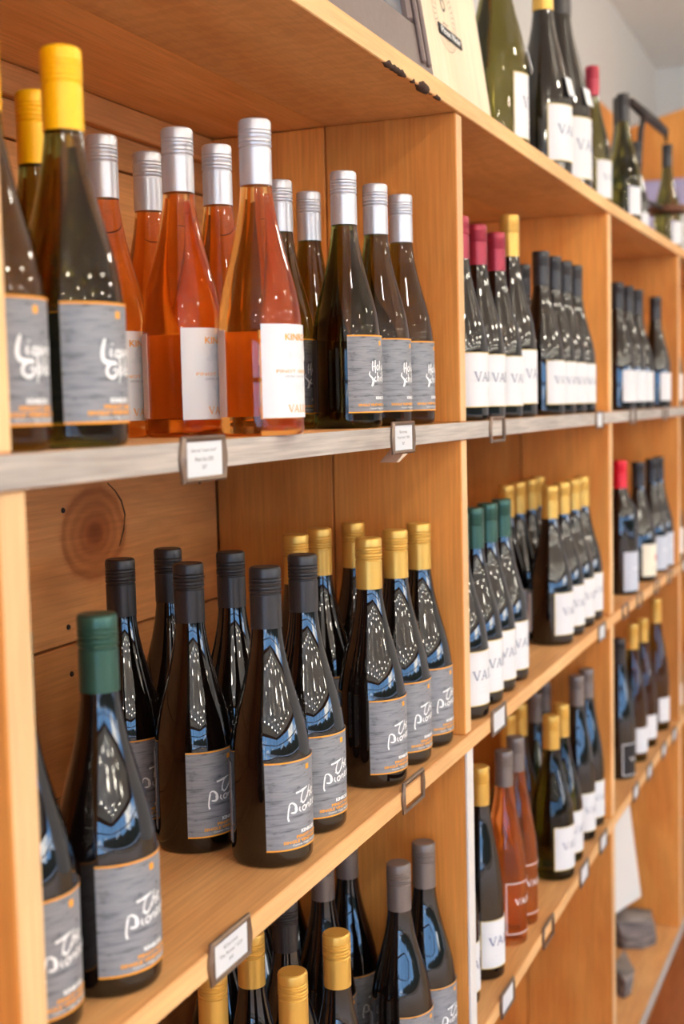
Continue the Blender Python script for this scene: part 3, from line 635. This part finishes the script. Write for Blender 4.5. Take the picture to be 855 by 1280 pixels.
def label_meshes(kind, lb):
    k = ('lb', kind, lb)
    if k in _me: return _me[k]
    d = LB[lb]; r = RB[kind]+0.0007; hw = d['hw']*MM; z0 = d['z0']*MM; z1 = z0+d['h']*MM
    fm = None
    if d['mat']: fm = patch_mesh('front_label', r, -hw/r, hw/r, z0, z1, d['mat']); smooth_by_angle(fm, 40)
    vs, fs, mi, mats = [], [], [], []
    for (pv, pf), m in d['art']:
        if m not in mats: mats.append(m)
        lay = 0.0004+0.00003*len(mats); o = len(vs); rr = r+lay
        for (x, y) in pv:
            x = max(-hw, min(hw, x)); vs.append((rr*math.sin(x/r), -rr*math.cos(x/r), z0+y))
        for f in pf: fs.append(tuple(o+i for i in f)); mi.append(mats.index(m))
    lm = mesh_from('lettering', vs, fs, mats, mi)
    bk = None
    if d['back']:
        bm_, ang = d['back']; a = ang*MM/r
        bk = patch_mesh('back_label', r, math.pi-a, math.pi+a, z0+0.002, z1-0.004, bm_); smooth_by_angle(bk, 40)
    _me[k] = (fm, lm, bk); return _me[k]
def bottle(kind, x, y, z, glass, cap, lb, label, group, rz=0.0, sxy=1.0, sz=1.0, name='wine_bottle', tagz=None, back=True, lean=None):
    t = tag(empty(name, (x, y, z)), label, 'bottle', group); t.rotation_euler = (0, 0, rz); t.scale = (sxy, sxy, sz)
    link('glass_body', body_mesh(kind, glass), t); link('screw_cap', cap_mesh(kind, cap), t)
    fm, lm, bk = label_meshes(kind, lb)
    if fm:
        fo = link('front_label', fm, t); link('lettering', lm, fo)
    else: link('front_label', lm, t)
    if bk and back: link('back_label', bk, t)
    return t
R = math.radians
rnd = lambda a: random.uniform(-a, a)
# rows are (x, y, label, ...) at the bottles' real places on the boards
GA = 'bottles on the upper shelf, left bay'
B_R = dict(sxy=1.05, sz=1.0185)            # the heavier red-wine bottle, 305 mm
# --- upper shelf, left bay
bottle('burgundy', 0.282, 0.055, S1T, G_OLIVE, 'yellow', 'liquid', 'slate-labelled bottle half hidden behind the left post on the upper shelf', GA, R(-2))
bottle('burgundy', 0.366, 0.042, S1T, G_OLIVE, 'yellow', 'liquid', 'large yellow-capped dark green bottle with slate label in the front row', GA, R(0))
bottle('burgundy', 0.468, 0.140, S1T, G_OLIVE, 'yellow', 'liquid', 'yellow-capped bottle peeking out behind the nearest yellow-capped bottle', GA, R(4))
ros = [(0.646, 0.187, 'silver-capped rose bottle in the back row right beside the yellow cap', 0), (0.742, 0.192, 'silver-capped rose bottle in the back row, mostly hidden by other rose bottles', 3),
       (0.654, 0.106, 'silver-capped orange rose bottle, left one of the front pair', -2), (0.744, 0.110, 'silver-capped rose bottle whose cap shows between the front pair of rose bottles', 2),
       (0.656, 0.0225, 'foremost orange rose bottle with white label, above the bronze card holder', -1)]
for x, y, l, a in ros: bottle('burgundy', x, y, S1T, G_ROSE, 'silver', 'rose', l, 'rose wine bottles', R(a), name='rose_wine_bottle')
sil = [(0.968, 0.143, 'silver-capped dark bottle directly right of the foremost rose bottle', 2), (1.064, 0.147, 'smallest-looking silver-capped dark bottle at the back of its group', -3),
       (0.952, 0.053, 'foremost silver-capped dark bottle with slate label on the upper shelf', 0), (1.054, 0.052, 'silver-capped dark bottle second from the divider on the upper shelf', 3),
       (1.147, 0.052, 'silver-capped dark bottle nearest the first divider on the upper shelf', 5)]
for x, y, l, a in sil: bottle('burgundy', x, y, S1T, G_OLIVE, 'silver', 'schist', l, 'silver-capped bottles with slate labels', R(a))
# --- upper shelf, middle bay
mid = [(1.376, 0.044, 'maroon', 'maroon-capped bottle cut off by the first divider'), (1.478, 0.046, 'maroon', 'maroon-capped bottle second from the first divider, white label'), (1.585, 0.046, 'maroon', 'maroon-capped bottle beside the tall gold-capped one')]
for x, y, c, l in mid: bottle('burgundy', x, y, S1T, G_RED, c, 'valli', l, 'maroon-capped bottles with white labels', R(rnd(2)))
bottle('burgundy', 1.672, 0.046, S1T, G_RED, 'gold', 'valli', 'tall gold-capped bottle between maroon and black caps on the upper shelf', GA, R(2), sxy=1.06, sz=1.13)
blk = [(2.090, 0.131, 'black-capped bottle in the back row behind the gold-capped one'), (1.886, 0.045, 'first of four black-capped bottles with white labels, upper shelf, middle bay'), (1.984, 0.045, 'second of four black-capped bottles with white labels, upper shelf, middle bay'),
       (2.078, 0.045, 'third of four black-capped bottles with white labels, upper shelf, middle bay'), (2.174, 0.045, 'black-capped bottle nearest the second divider on the upper shelf')]
for x, y, l in blk: bottle('burgundy', x, y, S1T, G_RED, 'black', 'valli', l, 'black-capped bottles, upper shelf, middle bay', R(rnd(2)))
# --- upper shelf, right bay
for x, y, l in ((2.612, 0.040, 'black-capped bottle just past the second divider on the upper shelf'), (2.735, 0.038, 'second black-capped bottle in the right bay of the upper shelf'), (2.856, 0.036, 'third black-capped bottle in the right bay of the upper shelf'), (3.118, 0.031, 'lone black-capped bottle set apart at the end of the upper shelf, right bay')):
    bottle('burgundy', x, y, S1T, G_RED, 'black', 'plain', l, 'black-capped bottles, upper shelf, right bay', R(rnd(2)))
bottle('burgundy', 3.345, 0.030, S1T, G_RED, 'black', 'plain', 'white-labelled bottle cut by the right picture edge on the upper shelf', 'bottles cut by the right edge')
# --- middle shelf, left bay
GB = 'slate-labelled red wine bottles on the middle shelf'
red = [(0.311, 0.0705, 'green', 'slate-labelled bottle beside the left post on the middle shelf, cap hidden', -2), (0.403, 0.054, 'green', 'dark green-capped bottle with slate label on the middle shelf, left bay', 2),
       (0.742, 0.245, 'black', 'black-capped bottle just right of the green cap, middle shelf', 2), (0.847, 0.245, 'black', 'black-capped bottle furthest back against the knotted plank', -3),
       (0.724, 0.149, 'black', 'black-capped bottle in the second row left of the foremost one', 6), (0.830, 0.153, 'black', 'black-capped bottle behind and between the two foremost black caps', 0),
       (0.712, 0.0525, 'black', 'foremost black-capped bottle with slate label on the middle shelf', 5), (0.820, 0.0585, 'black', 'black-capped bottle right of the foremost one, touching gold-capped bottles', 6),
       (1.023, 0.159, 'gold', 'gold-capped bottle peeking out directly behind a black cap', 2), (1.108, 0.163, 'gold', 'gold-capped bottle in the back row, second from the left', 0), (1.196, 0.149, 'gold', 'gold-capped bottle in the back row, third from the left', 0),
       (1.002, 0.051, 'gold', 'foremost gold-capped bottle with slate label on the middle shelf', 6), (1.104, 0.053, 'gold', 'gold-capped front bottle second from the first divider', 5), (1.196, 0.052, 'gold', 'gold-capped front bottle beside the first divider, middle shelf', 6)]
for x, y, c, l, a in red: bottle('burgundy', x, y, S2T, G_RED, c, 'pioneer', l, GB, R(-a), **B_R)
# --- middle shelf, middle bay
for x, y, c, l in ((1.362, 0.048, 'green', 'bottle almost hidden by the first divider on the middle shelf'), (1.456, 0.052, 'green', 'green-capped bottle beside the first divider, middle shelf'), (1.545, 0.055, 'green', 'middle one of three green-capped bottles'), (1.632, 0.056, 'green', 'rightmost of three green-capped bottles'),
       (1.990, 0.145, 'gold', 'gold-capped back bottle next to the green caps'), (2.080, 0.145, 'gold', 'gold-capped back bottle, second from the green caps'), (2.178, 0.145, 'gold', 'gold-capped back bottle, third from the green caps'), (2.2675, 0.150, 'gold', 'gold-capped back bottle partly behind the foremost gold cap'),
       (1.974, 0.054, 'gold', 'first and nearest of four gold-capped white-labelled bottles, middle bay'), (2.078, 0.054, 'gold', 'second of four gold-capped front bottles, middle bay'), (2.178, 0.054, 'gold', 'third of four gold-capped front bottles, middle bay'), (2.266, 0.054, 'gold', 'gold-capped front bottle against the second divider, middle shelf')):
    bottle('burgundy', x, y, S2T, G_RED, c, 'valli', l, 'white-labelled bottles, middle shelf, middle bay', R(-4+rnd(2)), **B_R)
# --- middle shelf, right bay
bottle('bordeaux', 2.655, 0.044, S2T, G_RED, 'red', 'greylabel', 'red-capped bottle with grey label beside the second divider', 'bottles, middle shelf, right bay', R(-6), sxy=1.1, sz=1.07)
bottle('bordeaux', 2.905, 0.150, S2T, G_RED, 'black', 'greylabel', 'black-capped bottle half hidden behind the red-capped one', 'bottles, middle shelf, right bay', sz=1.04)
bottle('burgundy', 2.890, 0.040, S2T, G_RED, 'black', 'emblem', 'bottle with cream label and red emblem on the middle shelf', 'bottles, middle shelf, right bay', R(-10), sxy=1.08, sz=1.02)
bottle('burgundy', 3.075, 0.036, S2T, G_RED, 'black', 'greylabel', 'black-capped grey-labelled bottle right of the red emblem label', 'bottles, middle shelf, right bay', R(-6), sz=1.02)
bottle('burgundy', 3.180, 0.034, S2T, G_RED, 'black', 'greylabel', 'last black-capped grey-labelled bottle before the third divider', 'bottles, middle shelf, right bay', R(-6), sz=1.02)
bottle('burgundy', 3.345, 0.030, S2T, G_RED, 'black', 'plain', 'white-labelled bottle cut by the right picture edge on the middle shelf', 'bottles cut by the right edge')
# --- lower shelf, left bay
GC = 'bottles on the lower shelf, left bay'
low = [(0.729, 0.139, 'gold', 'gold-capped bottle directly below the filled card holder, lower shelf'), (0.837, 0.146, 'gold', 'gold-capped bottle just right of the card holder, tucked under the shelf'),
       (0.757, 0.055, 'gold', 'lowest gold cap in the picture, foremost on the lower shelf'), (0.869, 0.050, 'gold', 'gold-capped bottle on the lower shelf, tallest of the gold caps there'),
       (0.94, 0.150, 'black', 'dark bottle with hidden cap in shade under the middle shelf'), (0.945, 0.245, 'black', 'dark bottle in the deepest row under the middle shelf'), (1.05, 0.250, 'black', 'dark bottle at the back of the lower shelf behind grey caps'),
       (1.110, 0.172, 'grey', 'grey-capped bottle with cap half hidden by the shelf above'), (1.175, 0.262, 'black', 'black-capped bottle between two grey caps at the back'), (1.198, 0.172, 'grey', 'grey-capped bottle in second row beside the divider'),
       (1.110, 0.060, 'grey', 'foremost grey-capped bottle on the lower shelf'), (1.199, 0.055, 'grey', 'front grey-capped bottle right beside the white-edged divider')]
for x, y, c, l in low:
    bottle('burgundy', x, y, S3T, G_RED, c, 'pioneer', l, GC, R(-3+rnd(3)), **B_R)

# --- lower shelf, middle bay
GD = 'bottles on the lower shelf, middle bay'
bottle('hock', 1.368, 0.064, S3T, G_RED, 'gold', 'valli_blue', 'white-labelled bottle nearly hidden by the white-edged divider', GD, R(-3))
bottle('hock', 1.474, 0.054, S3T, G_RED, 'gold', 'valli_blue', 'slim gold-capped bottle with blue lettering beside the white-edged divider', GD, R(-8))
bottle('hock', 1.612, 0.052, S3T, G_AMBER, 'grey', 'outline', 'amber rose bottle with grey cap and outlined label, front one', GD, R(-12), name='rose_wine_bottle', sz=0.97)
bottle('hock', 1.700, 0.055, S3T, G_AMBER, 'grey', 'outline', 'amber rose bottle with grey cap, behind the front amber one', GD, R(-12), name='rose_wine_bottle', sz=0.975)
bottle('hock', 1.52, 0.17, S3T, G_RED, 'black', 'valli_blue', 'dark bottle in shade behind the amber rose bottles', GD)
bottle('burgundy', 1.945, 0.135, S3T, G_OLIVE, 'gold', 'short', 'gold-capped green bottle in the back row behind amber bottles', GD, sz=1.03)
bottle('burgundy', 2.032, 0.135, S3T, G_OLIVE, 'gold', 'short', 'second gold-capped green bottle in the back row, lower shelf', GD, sz=1.035)
bottle('burgundy', 2.180, 0.140, S3T, G_RED, 'grey', 'short', 'grey-capped bottle in the back row behind the front gold caps', GD)
bottle('burgundy', 2.268, 0.142, S3T, G_RED, 'grey', 'short', 'grey-capped bottle in the back corner by the second divider', GD, sz=1.015)
bottle('burgundy', 1.939, 0.048, S3T, G_OLIVE, 'gold', 'valli', 'front gold-capped white-labelled bottle on the lower shelf, middle bay', GD, R(-6), sxy=1.04, sz=1.05)
bottle('burgundy', 2.036, 0.050, S3T, G_OLIVE, 'gold', 'valli', 'second front gold-capped bottle on the lower shelf, partly covered', GD, R(-6), sxy=1.0, sz=1.05)
bottle('hock', 2.172, 0.048, S3T, G_RED, 'grey', 'valli', 'slim grey-capped white-labelled bottle second from the second divider', GD, R(-6), sz=1.015)
bottle('hock', 2.268, 0.048, S3T, G_RED, 'grey', 'valli', 'slim grey-capped white-labelled bottle against the second divider', GD, R(-6), sz=1.0)
# --- lower shelf, right bay
GE = 'bottles on the lower shelf, right bay'
bottle('hock', 2.640, 0.046, S3T, G_RED, 'black', 'darkband', 'slim dark bottle with black label beside the second divider', GE, R(-8))
bottle('hock', 2.800, 0.042, S3T, G_OLIVE, 'gold', 'short', 'first gold-capped green bottle in the right bay, lower shelf', GE, R(-6), sz=1.03)
bottle('hock', 2.950, 0.042, S3T, G_OLIVE, 'gold', 'short', 'second gold-capped green bottle in the right bay, lower shelf', GE, R(-6), sz=1.0)
bottle('hock', 3.135, 0.036, S3T, G_OLIVE, 'gold', 'short', 'tallest gold-capped green bottle near the third divider, lower shelf', GE, R(-6), sz=1.075)
bottle('hock', 3.345, 0.030, S3T, G_OLIVE, 'gold', 'short', 'white-labelled bottle cut by the right picture edge on the lower shelf', 'bottles cut by the right edge')
# --- top of the unit
GT = 'bottles standing on top of the shelf'
NT = plain('tag_paper', srgb(240, 240, 240), .7)
def neck_tag(t, r, z, ang, w_=0.03, h_=0.032):
    me = bevel_box_mesh('neck_tag', w_, 0.0012, h_, NT, 0.0004)
    o = link('neck_tag', me, t, (math.sin(ang)*(r+0.003), -math.cos(ang)*(r+0.003), z), (R(-14), 0, ang))
    return o
t = bottle('burgundy', 1.745, 0.085, TT, G_OLIVE, 'gold', 'valli', 'big olive magnum beside the pale wooden board on top', GT, R(22), sxy=1.33, sz=1.38, name='magnum_bottle')
neck_tag(t, 0.0395, 0.118, R(-5), .022, .026)
t = bottle('burgundy', 1.985, 0.060, TT, G_RED, 'gold', 'valli', 'gold-capped dark magnum second from the pale board on top', GT, R(-4), sxy=1.28, sz=1.30, name='magnum_bottle')
neck_tag(t, 0.038, 0.126, R(-5), .022, .028)
t = bottle('burgundy', 2.235, 0.085, TT, G_RED, 'black', 'valli', 'largest dark bottle on top, behind the gold-capped magnum', GT, R(-4), sxy=1.55, sz=1.55, name='jeroboam_bottle')
neck_tag(t, 0.036, 0.128, R(-5), .022, .024)
bottle('burgundy', 2.440, 0.060, TT, G_OLIVE, 'maroon', 'valli', 'maroon-capped green bottle on top of the shelf', GT, R(-2), sz=1.04)
bottle('burgundy', 2.560, 0.170, TT, G_RED, 'black', 'valli', 'black-capped bottle on top, just behind the maroon-capped one', GT)
bottle('burgundy', 2.760, 0.050, TT, G_OLIVE, 'black', 'short', 'black-capped olive bottle with white label on top of the shelf', GT, R(-6), sz=1.06)
bottle('burgundy', 2.875, 0.080, TT, G_RED, 'black', 'redwhite', 'black-capped bottle with red and white label on top', GT, R(-6), sz=1.12)
bottle('burgundy', 3.120, 0.080, TT, G_RED, 'black', 'short', 'small dark bottle behind the bottle stand on top', GT, sxy=0.8, sz=0.9)
tb = bottle('burgundy', 3.440, 0.045, TT, G_OLIVE, 'black', 'short', 'green bottle held in the wooden stand on top', GT, R(-6), sxy=0.95, sz=1.05)

# bottle stand with a curved iron arm
IRON = plain('dark_iron', srgb(58, 50, 48), 0.5, 0.6)
stand = tag(empty('bottle_stand', (3.25, 0.06, TT)), 'dark bottle stand with wooden collar and iron arm on top', 'bottle stand')
me = bevel_box_mesh('foot', 0.14, 0.10, 0.012, W_BEAM, 0.002); link('foot', me, stand, (-0.085, 0.02, 0.0062))
link('post', tube_mesh('post', [(-0.10, 0.02, 0.01), (-0.10, 0.02, 0.17), (-0.115, 0.01, 0.30), (-0.12, 0.0, 0.345)], 0.008, IRON, 10), stand)
link('arm', tube_mesh('arm', [(-0.32, 0.0, 0.335), (-0.12, 0.0, 0.345), (0.08, -0.005, 0.352), (0.175, -0.010, 0.350)], [.011, .014, .014, .012], IRON, 10), stand)
link('hook', tube_mesh('hook', [(0.165, -0.010, 0.352), (0.186, -0.012, 0.340), (0.187, -0.013, 0.322)], [.008, .007, .006], IRON, 8), stand)
collar = []
bm = bmesh.new()
def ring_plate(bm, cx, cy, r0, r1, z0, z1, n=24):
    v = [[bm.verts.new((cx+r*math.cos(2*math.pi*i/n), cy+r*math.sin(2*math.pi*i/n), z)) for i in range(n)] for r, z in ((r0, z0), (r1, z0), (r1, z1), (r0, z1))]
    for i in range(n):
        j = (i+1) % n
        for a, b in ((0, 1), (1, 2), (2, 3), (3, 0)): bm.faces.new((v[a][i], v[a][j], v[b][j], v[b][i]))
ring_plate(bm, 0.19, -0.015, 0.0385, 0.068, 0.118, 0.134)
bmesh.ops.recalc_face_normals(bm, faces=bm.faces[:]); me = bpy.data.meshes.new('collar'); bm.to_mesh(me); bm.free(); me.materials.append(W_BEAM); link('collar', me, stand)
link('brace', tube_mesh('brace', [(-0.10, 0.02, 0.126), (0.02, 0.005, 0.126), (0.130, -0.010, 0.126)], 0.007, IRON, 8), stand)
# white cups stacked at the far end
cup = lathe_mesh('cup', [(0, 0.004), (0.012, 0.003), (0.018, 0.0), (0.026, 0.012), (0.031, 0.028), (0.028, 0.044), (0.026, 0.045), (0.024, 0.03), (0.014, 0.01), (0, 0.008)], plain('white_glaze', srgb(236, 236, 240), 0.25), 28)
for i in range(4):
    t = tag(empty('cup', (3.72, 0.035, TT+0.043*i)), ['bottom cup of the white stack at the far end of the top', 'second white cup from the bottom of the stack', 'third white cup from the bottom of the stack', 'topmost white cup of the stack on top'][i], 'cup', 'stack of white cups')
    link('bowl', cup, t)

# leaning wooden post far back
o = prism('timber_post', [(4.02, 0.36, TT+0.0), (4.29, 0.36, TT+0.0), (4.29, 0.36, TT+0.60), (4.02, 0.36, TT+0.60)], (0, 0.03, 0), W_Z)
tag(o, 'upright orange board standing against the grey wall behind the top bottles', 'board')

# framed slate leaning on top
def leaning(name, label, cat, x0, x1, h, y, lean):
    t = tag(empty(name, ((x0+x1)/2, y, TT)), label, cat); t.rotation_euler = (-lean, 0, 0); return t
fr = leaning('framed_slate', 'dark framed slate picture leaning at the top left edge', 'picture frame', 0.60, 1.162, 0.42, 0.006, R(9.2))
FRM = plain('grey_brown_frame', srgb(112, 96, 92), 0.45); SLT = plain('blue_grey_glass', srgb(112, 114, 120), 0.12)
W2, HH, fw = 0.281, 0.42, 0.062
for nm, b in (('frame_rail', (-W2, W2, 0.0, fw)), ('frame_rail', (-W2, W2, HH-fw, HH))):
    link(nm, bevel_box_mesh(nm, b[1]-b[0], 0.024, b[3]-b[2], FRM, 0.004), fr, ((b[0]+b[1])/2, 0.012, (b[2]+b[3])/2))
for sx in (-1, 1):
    o = link('frame_stile', bevel_box_mesh('frame_stile', fw, 0.024, HH-2*fw, FRM, 0.004), fr, (sx*(W2-fw/2), 0.012, HH/2))
    for q in (-0.016, 0.006): link('moulding', bevel_box_mesh('moulding', 0.009, 0.006, HH-0.02, FRM, 0.002), fr, (sx*(W2-fw/2)+q, -0.0025, HH/2))
link('slate_panel', bevel_box_mesh('slate_panel', 2*(W2-fw), 0.008, HH-2*fw, SLT, 0.0005), fr, (0, 0.014, HH/2))
# pale board with emblem
bd = leaning('wooden_board', 'pale wooden board with round emblem and black name plate on top', 'board', 1.135, 1.565, 0.4, 0.040, R(8.4))
bm = bmesh.new(); W3, H3, rc = 0.215, 0.40, 0.014
pts = []
for cx, cz, a0 in ((W3-rc, rc, -90), (W3-rc, H3-rc, 0), (-W3+rc, H3-rc, 90), (-W3+rc, rc, 180)):
    for i in range(6):
        a = R(a0+i*18); pts.append((cx+rc*math.cos(a), cz+rc*math.sin(a)))
vf = [bm.verts.new((x, 0.0, z)) for x, z in pts]; vb = [bm.verts.new((x, 0.018, z)) for x, z in pts]
bm.faces.new(vf); bm.faces.new(vb[::-1])
for i in range(len(pts)): bm.faces.new((vf[i], vb[i], vb[(i+1) % len(pts)], vf[(i+1) % len(pts)]))
bmesh.ops.recalc_face_normals(bm, faces=bm.faces[:]); me = bpy.data.meshes.new('panel'); bm.to_mesh(me); bm.free(); me.materials.append(W_PALE)
link('panel', me, bd)
def flat_art(name, items, parent, loc):
    vs, fs, mi, mats = [], [], [], []
    for (pv, pf), m in items:
        if m not in mats: mats.append(m)
        o = len(vs); vs += [(x, -0.0002*(1+mats.index(m)), y) for x, y in pv]
        for f in pf: fs.append(tuple(o+i for i in f)); mi.append(mats.index(m))
    return link(name, mesh_from(name, vs, fs, mats, mi), parent, loc)
def ringp(r0, r1, n=40):
    vs = []
    for i in range(n): a = 2*math.pi*i/n; vs += [(r0*math.cos(a), r0*math.sin(a)), (r1*math.cos(a), r1*math.sin(a))]
    return vs, [(2*i, 2*i+1, (2*i+3) % (2*n), (2*i+2) % (2*n)) for i in range(n)]
INK_TAN = plain('pencil_ink', srgb(150, 132, 112), .7)
em = [(ringp(.052, .0535), INK_TAN), (ringp(.036, .0372), INK_TAN)]
for i in range(36):
    a = 2*math.pi*i/36; em.append((shift(rect(-.0007, .0007, .0385, .0505), 0, 0, a), INK_TAN))
em += [(shift(ringp(.007, .0105, 20), 0, .016), INK_BLACK), (rect(-.013, .013, -.014, -.0115), INK_TAN), (rect(-.009, .009, -.020, -.018), INK_TAN)]
flat_art('emblem', em, bd, (0.028, 0, 0.146))
pl = link('name_plate', bevel_box_mesh('name_plate', 0.108, 0.002, 0.016, BLACKP, 0.0004), bd, (0.042, -0.001, 0.119))
flat_art('lettering', [(text_poly('Pinot Noir', 0.092, 0.010, .02), INK_W)], pl, (0, -0.0012, 0))

# ------------------------------------------------------------------ card holders on the shelf fronts
def holder_mesh():
    bm = bmesh.new(); w2, h2, t = 0.0375, 0.0195, 0.0055
    out = []
    for i in range(7): u = i/6; out.append((-w2+2*w2*u, -h2))
    for i in range(1, 7): u = i/6; out.append((w2+0.0035*math.sin(math.pi*u)**2, -h2+2*h2*u))
    for i in range(1, 7): u = i/6; out.append((w2-2*w2*u, h2))
    for i in range(1, 6): u = i/6; out.append((-w2-0.0035*math.sin(math.pi*u)**2, h2-2*h2*u))
    inn = []
    for x, z in out:
        inn.append((max(-w2+t, min(w2-t, x*(1-t/w2))), max(-h2+t*0.85, min(h2-t*0.85, z*(1-t*0.85/h2)))))
    lay = [[bm.verts.new((x, y, z)) for x, z in P] for P, y in ((out, 0.0), (out, -0.0022), ([(x*.93, z*.90) for x, z in out], -0.0042), (inn, -0.0030), (inn, 0.0))]
    n = len(out)
    for a in range(5):
        A, B = lay[a], lay[(a+1) % 5]
        for i in range(n): j = (i+1) % n; bm.faces.new((A[i], A[j], B[j], B[i]))
    bmesh.ops.recalc_face_normals(bm, faces=bm.faces[:]); me = bpy.data.meshes.new('label_holder'); bm.to_mesh(me); bm.free(); me.materials.append(BRONZE)
    smooth_by_angle(me, 30); return me
HM = holder_mesh(); CARD = plain('price_card', srgb(216, 218, 222), 0.6); cm = bevel_box_mesh('price_card', 0.066, 0.001, 0.0325, CARD, 0.0002)
SM = holder_mesh
def holder(x, zc, card, lines=None, y=0.0, s=1.0):
    h = link('label_holder', HM, unit, (x, y+bend(x)-0.0004, zc)); h.scale = (s, 1, s)
    h['label'] = 'bronze card holder with white price card' if card else 'empty bronze card holder'
    if card:
        c = link('price_card', cm, h, (0, -0.0012, 0))
        if lines:
            items = [(shift(text_poly(t_, w_*MM, 3.6*MM), 0, z_*MM), INK_CARD) for t_, w_, z_ in lines]
            vs, fs = [], []
            for (pv, pf), m in items:
                o = len(vs); vs += [(a, -0.0006, b) for a, b in pv]; fs += [tuple(o+i for i in f) for f in pf]
            base = c.data.copy(); o0 = len(base.vertices)
            bm = bmesh.new(); bm.from_mesh(base); vv = [bm.verts.new(v) for v in vs]
            for f in fs:
                try: bm.faces.new([vv[i] for i in f]).material_index = 1
                except ValueError: pass
            bm.to_mesh(base); bm.free(); base.materials.append(INK_CARD); c.data = base
E1, E2, E3 = (S1T+S1B)/2-0.001, (S2T+S2B)/2, (S3T+S3B)/2
holder(0.488, E1-0.002, True, (('Kinross "Liquid Gold"', 44, 7), ('Pinot Gris 2020', 32, 0), ('$27', 8, -7)), -0.0012)
holder(0.987, E1, True, (('Kinross', 26, 7), ('"Holy Schist" 2020', 44, 0), ('$37', 8, -7)), -0.0012)
holder(1.405, E1-0.001, False, None, -0.0012); holder(2.175, E1-0.001, True, None, -0.0012, .9); holder(2.545, E1, False, None, -0.0012, .9); holder(2.98, E1, False, None, -0.0012, .9)
holder(0.510, E2, True, (('Kinross', 26, 7), ('"The Pioneer" 2020', 44, 0), ('$42', 8, -7))); holder(1.002, E2+0.002, False); holder(1.394, E2, True); holder(2.188, E2-0.003, True, None, 0, .9)
for x in (2.45, 2.62, 2.85, 3.05): holder(x, E2, False, None, 0, .85)
holder(3.30, E2, True, None, 0, .9)
holder(1.421, E3, True); holder(1.693, E3, False); holder(1.995, E3, True); holder(2.188, E3, True, None, 0, .95)
for x in (2.56, 2.74, 2.95, 3.12): holder(x, E3, True, None, 0, .9)

# ------------------------------------------------------------------ bottom right: white board and stones
o = prism('white_board', [(3.17, 0.085, Z0-1.415), (2.72, 0.225, Z0-1.415), (2.64, 0.250, Z0-1.00), (3.065, 0.112, Z0-1.00)], (0.004, 0.013, 0), plain('matt_white_board', srgb(232, 228, 220), 0.7))
tag(o, 'white board propped on the grey stone in the bottom right bay', 'board')
def stone(name, label, x, y, sx, sy, sz, rz, seed):
    rr = random.Random(seed); bm = bmesh.new()
    for i in range(22):
        a = 2*math.pi*(i+rr.random()*0.7)/22; k = 0.72+0.28*rr.random(); zz = rr.choice((0.0, 0.25, 0.6, 0.85, 1.0))
        px = math.cos(a)*k*(1.0 if math.cos(a) < 0 else 1.18); nar = 1.0 if math.cos(a) < 0.2 else 0.62
        bm.verts.new((px*sx, math.sin(a)*k*sy*nar, zz*2*sz*(1.0 if zz < .5 else 1-0.45*max(0, math.cos(a)))))
    for i in range(8): a = 2*math.pi*i/8; bm.verts.new((0.8*sx*math.cos(a), 0.8*sy*math.sin(a)*(1.0 if math.cos(a) < 0.2 else 0.62), 0))
    bmesh.ops.convex_hull(bm, input=bm.verts[:])
    for v in [v for v in bm.verts if not v.link_faces]: bm.verts.remove(v)
    bmesh.ops.triangulate(bm, faces=bm.faces[:]); bmesh.ops.subdivide_edges(bm, edges=bm.edges[:], cuts=3, use_grid_fill=True)
    for v in bm.verts:
        v.co += v.co.normalized()*0.0035*noise.noise(v.co*38+Vector((seed, 0, 0)))+Vector((0.002*math.sin(v.co.z*420), 0, 0))
    zmin = min(v.co.z for v in bm.verts)
    for v in bm.verts: v.co.z -= zmin
    me = bpy.data.meshes.new(name); bm.to_mesh(me); bm.free()
    if 'schist_stone' not in MATS:
        m, nt, p = new_mat('schist_stone'); N = nt.nodes.new; L = nt.links.new
        tc = N('ShaderNodeTexCoord'); mp = N('ShaderNodeMapping'); mp.inputs['Scale'].default_value = (14, 14, 70); L(tc.outputs['Object'], mp.inputs[0])
        n = N('ShaderNodeTexNoise'); n.inputs['Scale'].default_value = 1; n.inputs['Detail'].default_value = 6; L(mp.outputs[0], n.inputs['Vector'])
        r = N('ShaderNodeValToRGB'); r.color_ramp.elements[0].position = .3; r.color_ramp.elements[0].color = srgb(70, 64, 64); r.color_ramp.elements[1].position = .7; r.color_ramp.elements[1].color = srgb(150, 140, 134)
        L(n.outputs['Fac'], r.inputs[0]); L(r.outputs[0], p.inputs['Base Color']); p.inputs['Roughness'].default_value = .8
        b = N('ShaderNodeBump'); b.inputs['Strength'].default_value = .5; b.inputs['Distance'].default_value = .004; L(n.outputs['Fac'], b.inputs['Height']); L(b.outputs[0], p.inputs['Normal'])
        MATS['schist_stone'] = m
    me.materials.append(MATS['schist_stone']); smooth_by_angle(me, 24)
    o = link(name, me, None, (x, y, S4T), (0, 0, rz)); tag(o, label, 'stone', 'grey stones on the base board'); return o
stone('stone', 'larger layered grey stone under the white board', 3.115, 0.100, 0.098, 0.085, 0.048, R(-10), 3.0)
stone('stone', 'smaller grey stone lying nearer the second divider', 2.83, 0.075, 0.12, 0.03, 0.028, R(12), 8.0)
